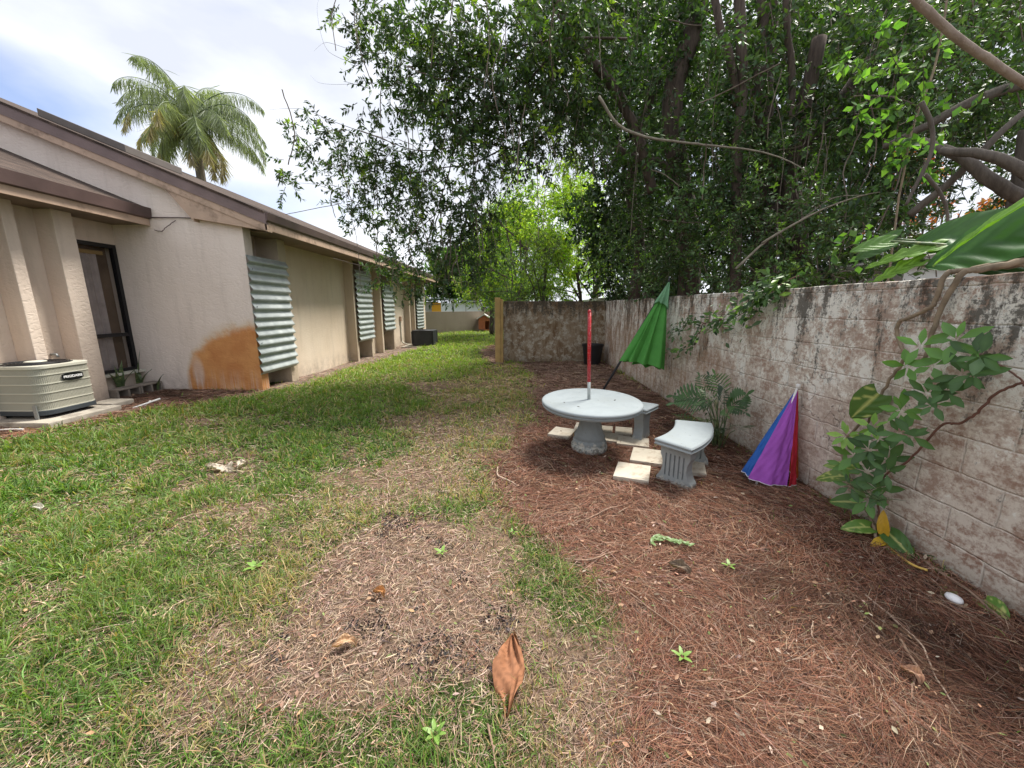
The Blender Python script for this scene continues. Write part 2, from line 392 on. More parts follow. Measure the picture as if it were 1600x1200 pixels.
# ---------------------------------------------------------------- objects
def tag(o, label=None, cat=None, group=None, kind=None):
    if label: o['label'] = label
    if cat: o['category'] = cat
    if group: o['group'] = group
    if kind: o['kind'] = kind
    return o
def empty(name, loc=(0, 0, 0), rz=0., label=None, cat=None, group=None):
    o = bpy.data.objects.new(name, None); COL.objects.link(o)
    o.location = loc; o.rotation_euler = (0, 0, rz); o.empty_display_size = .1
    return tag(o, label, cat, group)
def link(name, me, mat, parent=None, smooth=False):
    o = bpy.data.objects.new(name, me); COL.objects.link(o)
    if mat is not None:
        for mm in (mat if isinstance(mat, (list, tuple)) else [mat]): me.materials.append(mm)
    if parent is not None: o.parent = parent
    if smooth:
        me.polygons.foreach_set('use_smooth', [True]*len(me.polygons))
    return o
class MB:
    def __init__(s): s.v = []; s.f = []; s.mi = []
    def add(s, vs, fs, mi=0):
        k = len(s.v); s.v += [tuple(x) for x in vs]; s.f += [tuple(i+k for i in f) for f in fs]; s.mi += [mi]*len(fs); return s
    def box(s, a, b, mi=0, mat=None):
        x0, y0, z0 = [min(p, q) for p, q in zip(a, b)]; x1, y1, z1 = [max(p, q) for p, q in zip(a, b)]
        v = [(x0,y0,z0),(x1,y0,z0),(x1,y1,z0),(x0,y1,z0),(x0,y0,z1),(x1,y0,z1),(x1,y1,z1),(x0,y1,z1)]
        if mat is not None: v = [tuple(mat @ Vector(p)) for p in v]
        return s.add(v, [(0,3,2,1),(4,5,6,7),(0,1,5,4),(1,2,6,5),(2,3,7,6),(3,0,4,7)], mi)
    def prism(s, poly, h0, h1, axis='z', mi=0, mat=None):
        n = len(poly)
        def P(p, h): return {'z': (p[0], p[1], h), 'y': (p[0], h, p[1]), 'x': (h, p[0], p[1])}[axis]
        v = [P(p, h0) for p in poly]+[P(p, h1) for p in poly]
        if mat is not None: v = [tuple(mat @ Vector(p)) for p in v]
        f = [tuple(range(n))[::-1], tuple(range(n, 2*n))]+[(i, (i+1) % n, n+(i+1) % n, n+i) for i in range(n)]
        return s.add(v, f, mi)
    def tube(s, pts, r, seg=8, cap=True, mi=0):
        pts = [Vector(p) for p in pts]; n = len(pts)
        rs = r if isinstance(r, (list, tuple)) else [r]*n
        k = len(s.v); ref = None; vs = []
        for i, p in enumerate(pts):
            t = (pts[min(i+1, n-1)]-pts[max(i-1, 0)]).normalized()
            if ref is None: ref = t.orthogonal().normalized()
            ref = (ref - t*ref.dot(t)).normalized(); q = t.cross(ref)
            for j in range(seg):
                a = 2*PI*j/seg; vs.append(tuple(p+(ref*math.cos(a)+q*math.sin(a))*rs[i]))
        fs = []
        for i in range(n-1):
            for j in range(seg):
                a = i*seg+j; b2 = i*seg+(j+1) % seg; fs.append((a, b2, b2+seg, a+seg))
        if cap: fs.append(tuple(range(seg))[::-1]); fs.append(tuple(range((n-1)*seg, n*seg)))
        return s.add(vs, fs, mi)
    def lathe(s, prof, seg=48, mi=0, mod=None):
        vs = []; n = len(prof)
        for r, z in prof:
            for j in range(seg):
                a = 2*PI*j/seg; rr = r*(mod(a, z) if mod else 1.); vs.append((rr*math.cos(a), rr*math.sin(a), z))
        fs = [(i*seg+j, i*seg+(j+1) % seg, (i+1)*seg+(j+1) % seg, (i+1)*seg+j) for i in range(n-1) for j in range(seg)]
        fs.append(tuple(range(seg))[::-1]); fs.append(tuple(range((n-1)*seg, n*seg)))
        return s.add(vs, fs, mi)
    def grid(s, P, nu, nv, mi=0):
        vs = [P(i/nu, j/nv) for j in range(nv+1) for i in range(nu+1)]
        fs = [(j*(nu+1)+i, j*(nu+1)+i+1, (j+1)*(nu+1)+i+1, (j+1)*(nu+1)+i) for j in range(nv) for i in range(nu)]
        return s.add(vs, fs, mi)
    def build(s, name, mat, parent=None, smooth=False, bevel=0., seg=2, loc=None, flat_angle=None):
        me = bpy.data.meshes.new(name); me.from_pydata(s.v, [], s.f)
        bm = bmesh.new(); bm.from_mesh(me); bmesh.ops.recalc_face_normals(bm, faces=bm.faces)
        if bevel:
            es = [e for e in bm.edges if len(e.link_faces) == 2 and e.calc_face_angle(0) > .6]
            bmesh.ops.bevel(bm, geom=es, offset=bevel, segments=seg, affect='EDGES', profile=.6)
        bm.to_mesh(me); bm.free()
        o = link(name, me, mat, parent)
        if len(s.mi) == len(me.polygons) and any(s.mi): me.polygons.foreach_set('material_index', s.mi)
        if smooth: me.polygons.foreach_set('use_smooth', [True]*len(me.polygons)); 
        if flat_angle is not None:
            try: me.set_sharp_from_angle(angle=flat_angle)
            except Exception: pass
        if loc: o.location = loc
        return o
def smooth_path(pts, n=6, jit=0.):
    """Catmull-Rom"""
    P = [Vector(p) for p in pts]; out = []
    P = [P[0]*2-P[1]]+P+[P[-1]*2-P[-2]]
    for i in range(1, len(P)-2):
        for k in range(n):
            t = k/n; a, b2, c, d = P[i-1], P[i], P[i+1], P[i+2]
            q = .5*((2*b2)+(c-a)*t+(2*a-5*b2+4*c-d)*t*t+(3*b2-a-3*c+d)*t**3)
            if jit: q += Vector([random.gauss(0, jit) for _ in range(3)])
            out.append(q)
    out.append(P[-2]); return out

def np_tris(name, V, T, C, mat, parent=None):
    """mesh from vertices (N,3), triangles (M,3) and a colour per vertex (N,3)"""
    me = bpy.data.meshes.new(name)
    me.vertices.add(len(V)); me.vertices.foreach_set('co', V.astype(np.float32).ravel())
    me.loops.add(len(T)*3); me.loops.foreach_set('vertex_index', T.astype(np.int32).ravel())
    me.polygons.add(len(T)); me.polygons.foreach_set('loop_start', np.arange(0, len(T)*3, 3, dtype=np.int32))
    me.update(calc_edges=True)
    a = me.color_attributes.new('Col', 'FLOAT_COLOR', 'POINT')
    a.data.foreach_set('color', np.concatenate([C, np.ones((len(C), 1))], 1).astype(np.float32).ravel())
    me.validate()
    return link(name, me, mat, parent)

# smooth value noise in 2-D
def vnoise(x, y, s, seed=0, octv=3):
    out = 0; amp = 1; tot = 0
    for k in range(octv):
        X = x*s+seed*17.3; Y = y*s+seed*9.1
        xi = np.floor(X).astype(np.int64); yi = np.floor(Y).astype(np.int64); fx = X-xi; fy = Y-yi
        fx = fx*fx*(3-2*fx); fy = fy*fy*(3-2*fy)
        def h(a, b2):
            n = (a*374761393+b2*668265263+seed*1442695041+k*97) & 0xffffffff
            n = ((n ^ (n >> 13))*1274126177) & 0xffffffff
            return ((n ^ (n >> 16)) & 0xffff)/65535.
        v = (h(xi, yi)*(1-fx)+h(xi+1, yi)*fx)*(1-fy)+(h(xi, yi+1)*(1-fx)+h(xi+1, yi+1)*fx)*fy
        out = out+v*amp; tot += amp; amp *= .5; s *= 2.1
    return out/tot
def inpoly(x, y, poly):
    r = np.zeros(x.shape, bool); n = len(poly); j = n-1
    for i in range(n):
        xi, yi = poly[i]; xj, yj = poly[j]
        c = ((yi > y) != (yj > y)) & (x < (xj-xi)*(y-yi)/((yj-yi)+1e-12)+xi)
        r ^= c; j = i
    return r
def gz(x, y):
    x = np.asarray(x, float); y = np.asarray(y, float)
    z = (vnoise(x, y, .8, 3, 3)-.5)*.05 + (vnoise(x, y, 5., 4, 2)-.5)*.014
    z = z*np.clip(1.2-np.hypot(x, y-6)/40, .2, 1)
    t = np.clip((-x-3.2)/1.4, 0, 1)*np.clip((y-7.0)/2.5, 0, 1)*np.clip((24-y)/4, 0, 1)
    z = z-.09*t
    t2 = np.clip((x-1.9)/.5, 0, 1)
    return z+.02*t2
def gh(x, y): return float(gz(np.array([x]), np.array([y]))[0])

MULCH = [[(.05,10.6),(.3,9.2),(.38,7.6),(.3,6.2),(.12,4.95),(-.23,3.65),(-.1,2.75),(.22,2.3),(.42,1.98),(.56,1.7),(.5,1.35),(.42,1.05),(.3,-1.5),(2.46,-1.5),(2.46,10.8),(.05,10.8)],
         [(-1.25,12.2),(-.75,10.2),(-.25,9.9),(-.2,14.2),(-.6,16.2),(-1.2,14.5)],
         [(-7.2,3.9),(-5.85,4.1),(-5.36,5.0),(-5.06,5.8),(-4.66,6.35),(-4.5,6.9),(-7.2,6.9)],
         [(2.7,-1.5),(9,-1.5),(9,22),(2.7,22)]]
SOIL = [[(-4.5,6.75),(-4.3,8.5),(-4.0,11.5),(-3.7,14),(-3.9,19),(-5.,19),(-5.,6.8)]]
DEAD = [[(-1.11,1.77),(-1.18,2.22),(-.98,2.62),(-.55,2.42),(-.17,2.08),(.05,1.69),(.0,1.36),(-.28,1.31),(-.5,1.16),(-.91,1.16),(-1.07,1.49)]]
THIN = [[(-1.75,4.6),(-1.4,5.6),(-1.25,7.),(-.95,8.5),(-.75,9.7),(.1,10.2),(.4,7.5),(.2,4.95),(-.2,3.6),(-.05,2.9),(-.5,2.75),(-.95,3.3),(-1.3,4.)],
        [(-.1,1.4),(.6,1.3),(.55,.2),(-.1,.2),(-.02,1.0)],
        [(-1.5,1.1),(-1.0,1.1),(-1.0,2.9),(-1.5,2.9)]]
LUSH = [[(-.35,3.2),(0.,3.),(.38,2.4),(.66,2.05),(.66,1.6),(.3,1.6),(.12,2.1),(-.15,2.6)], [(-1.0,1.22),(-.45,1.3),(-.08,1.22),(-.05,.7),(-1.4,.7)]]
def zones(x, y):
    """0 green lawn, 1 mulch, 2 soil, 3 dead patch, 4 thin lawn"""
    dx = (vnoise(x, y, 2.2, 21, 4)-.5)*.55; dy = (vnoise(x, y, 2.2, 22, 4)-.5)*.55
    k = np.clip(y/4, .35, 1.); X = x+dx*k; Y = y+dy*k
    z = np.zeros(x.shape, int)
    for p in THIN: z[inpoly(X, Y, p)] = 4
    for p in DEAD: z[inpoly(X, Y, p)] = 3
    for p in SOIL: z[inpoly(X, Y, p)] = 2
    for p in MULCH: z[inpoly(X, Y, p)] = 1
    return z
def green_density(x, y, z):
    n = vnoise(x, y, 1.6, 31, 4); n2 = vnoise(x, y, 6., 32, 3)
    lush = np.clip((n-.34)*6, .25, 1)*np.clip((n2-.26)*5, .3, 1)
    far = np.clip((-x-1.2)/1.2, 0, 1)               # the lawn is denser towards the house
    lush = np.maximum(lush, far*np.clip((n2-.2)*4, .5, 1)*np.clip((n-.25)*6, .4, 1))
    lush = np.maximum(lush, np.clip((y-7)/3, 0, 1)*.85)
    for p in LUSH: lush = np.where((z == 0) & inpoly(x+(n-.5)*.3, y+(n2-.5)*.3, p), .95, lush)
    d = np.select([z == 0, z == 1, z == 2, z == 3, z == 4],
                  [lush, .004, .01, .012+.2*np.clip((n2-.72)*6, 0, 1), .30+.7*np.clip((n2-.42)*5, 0, 1)*np.clip((n-.36)*5, .15, 1)])
    return d
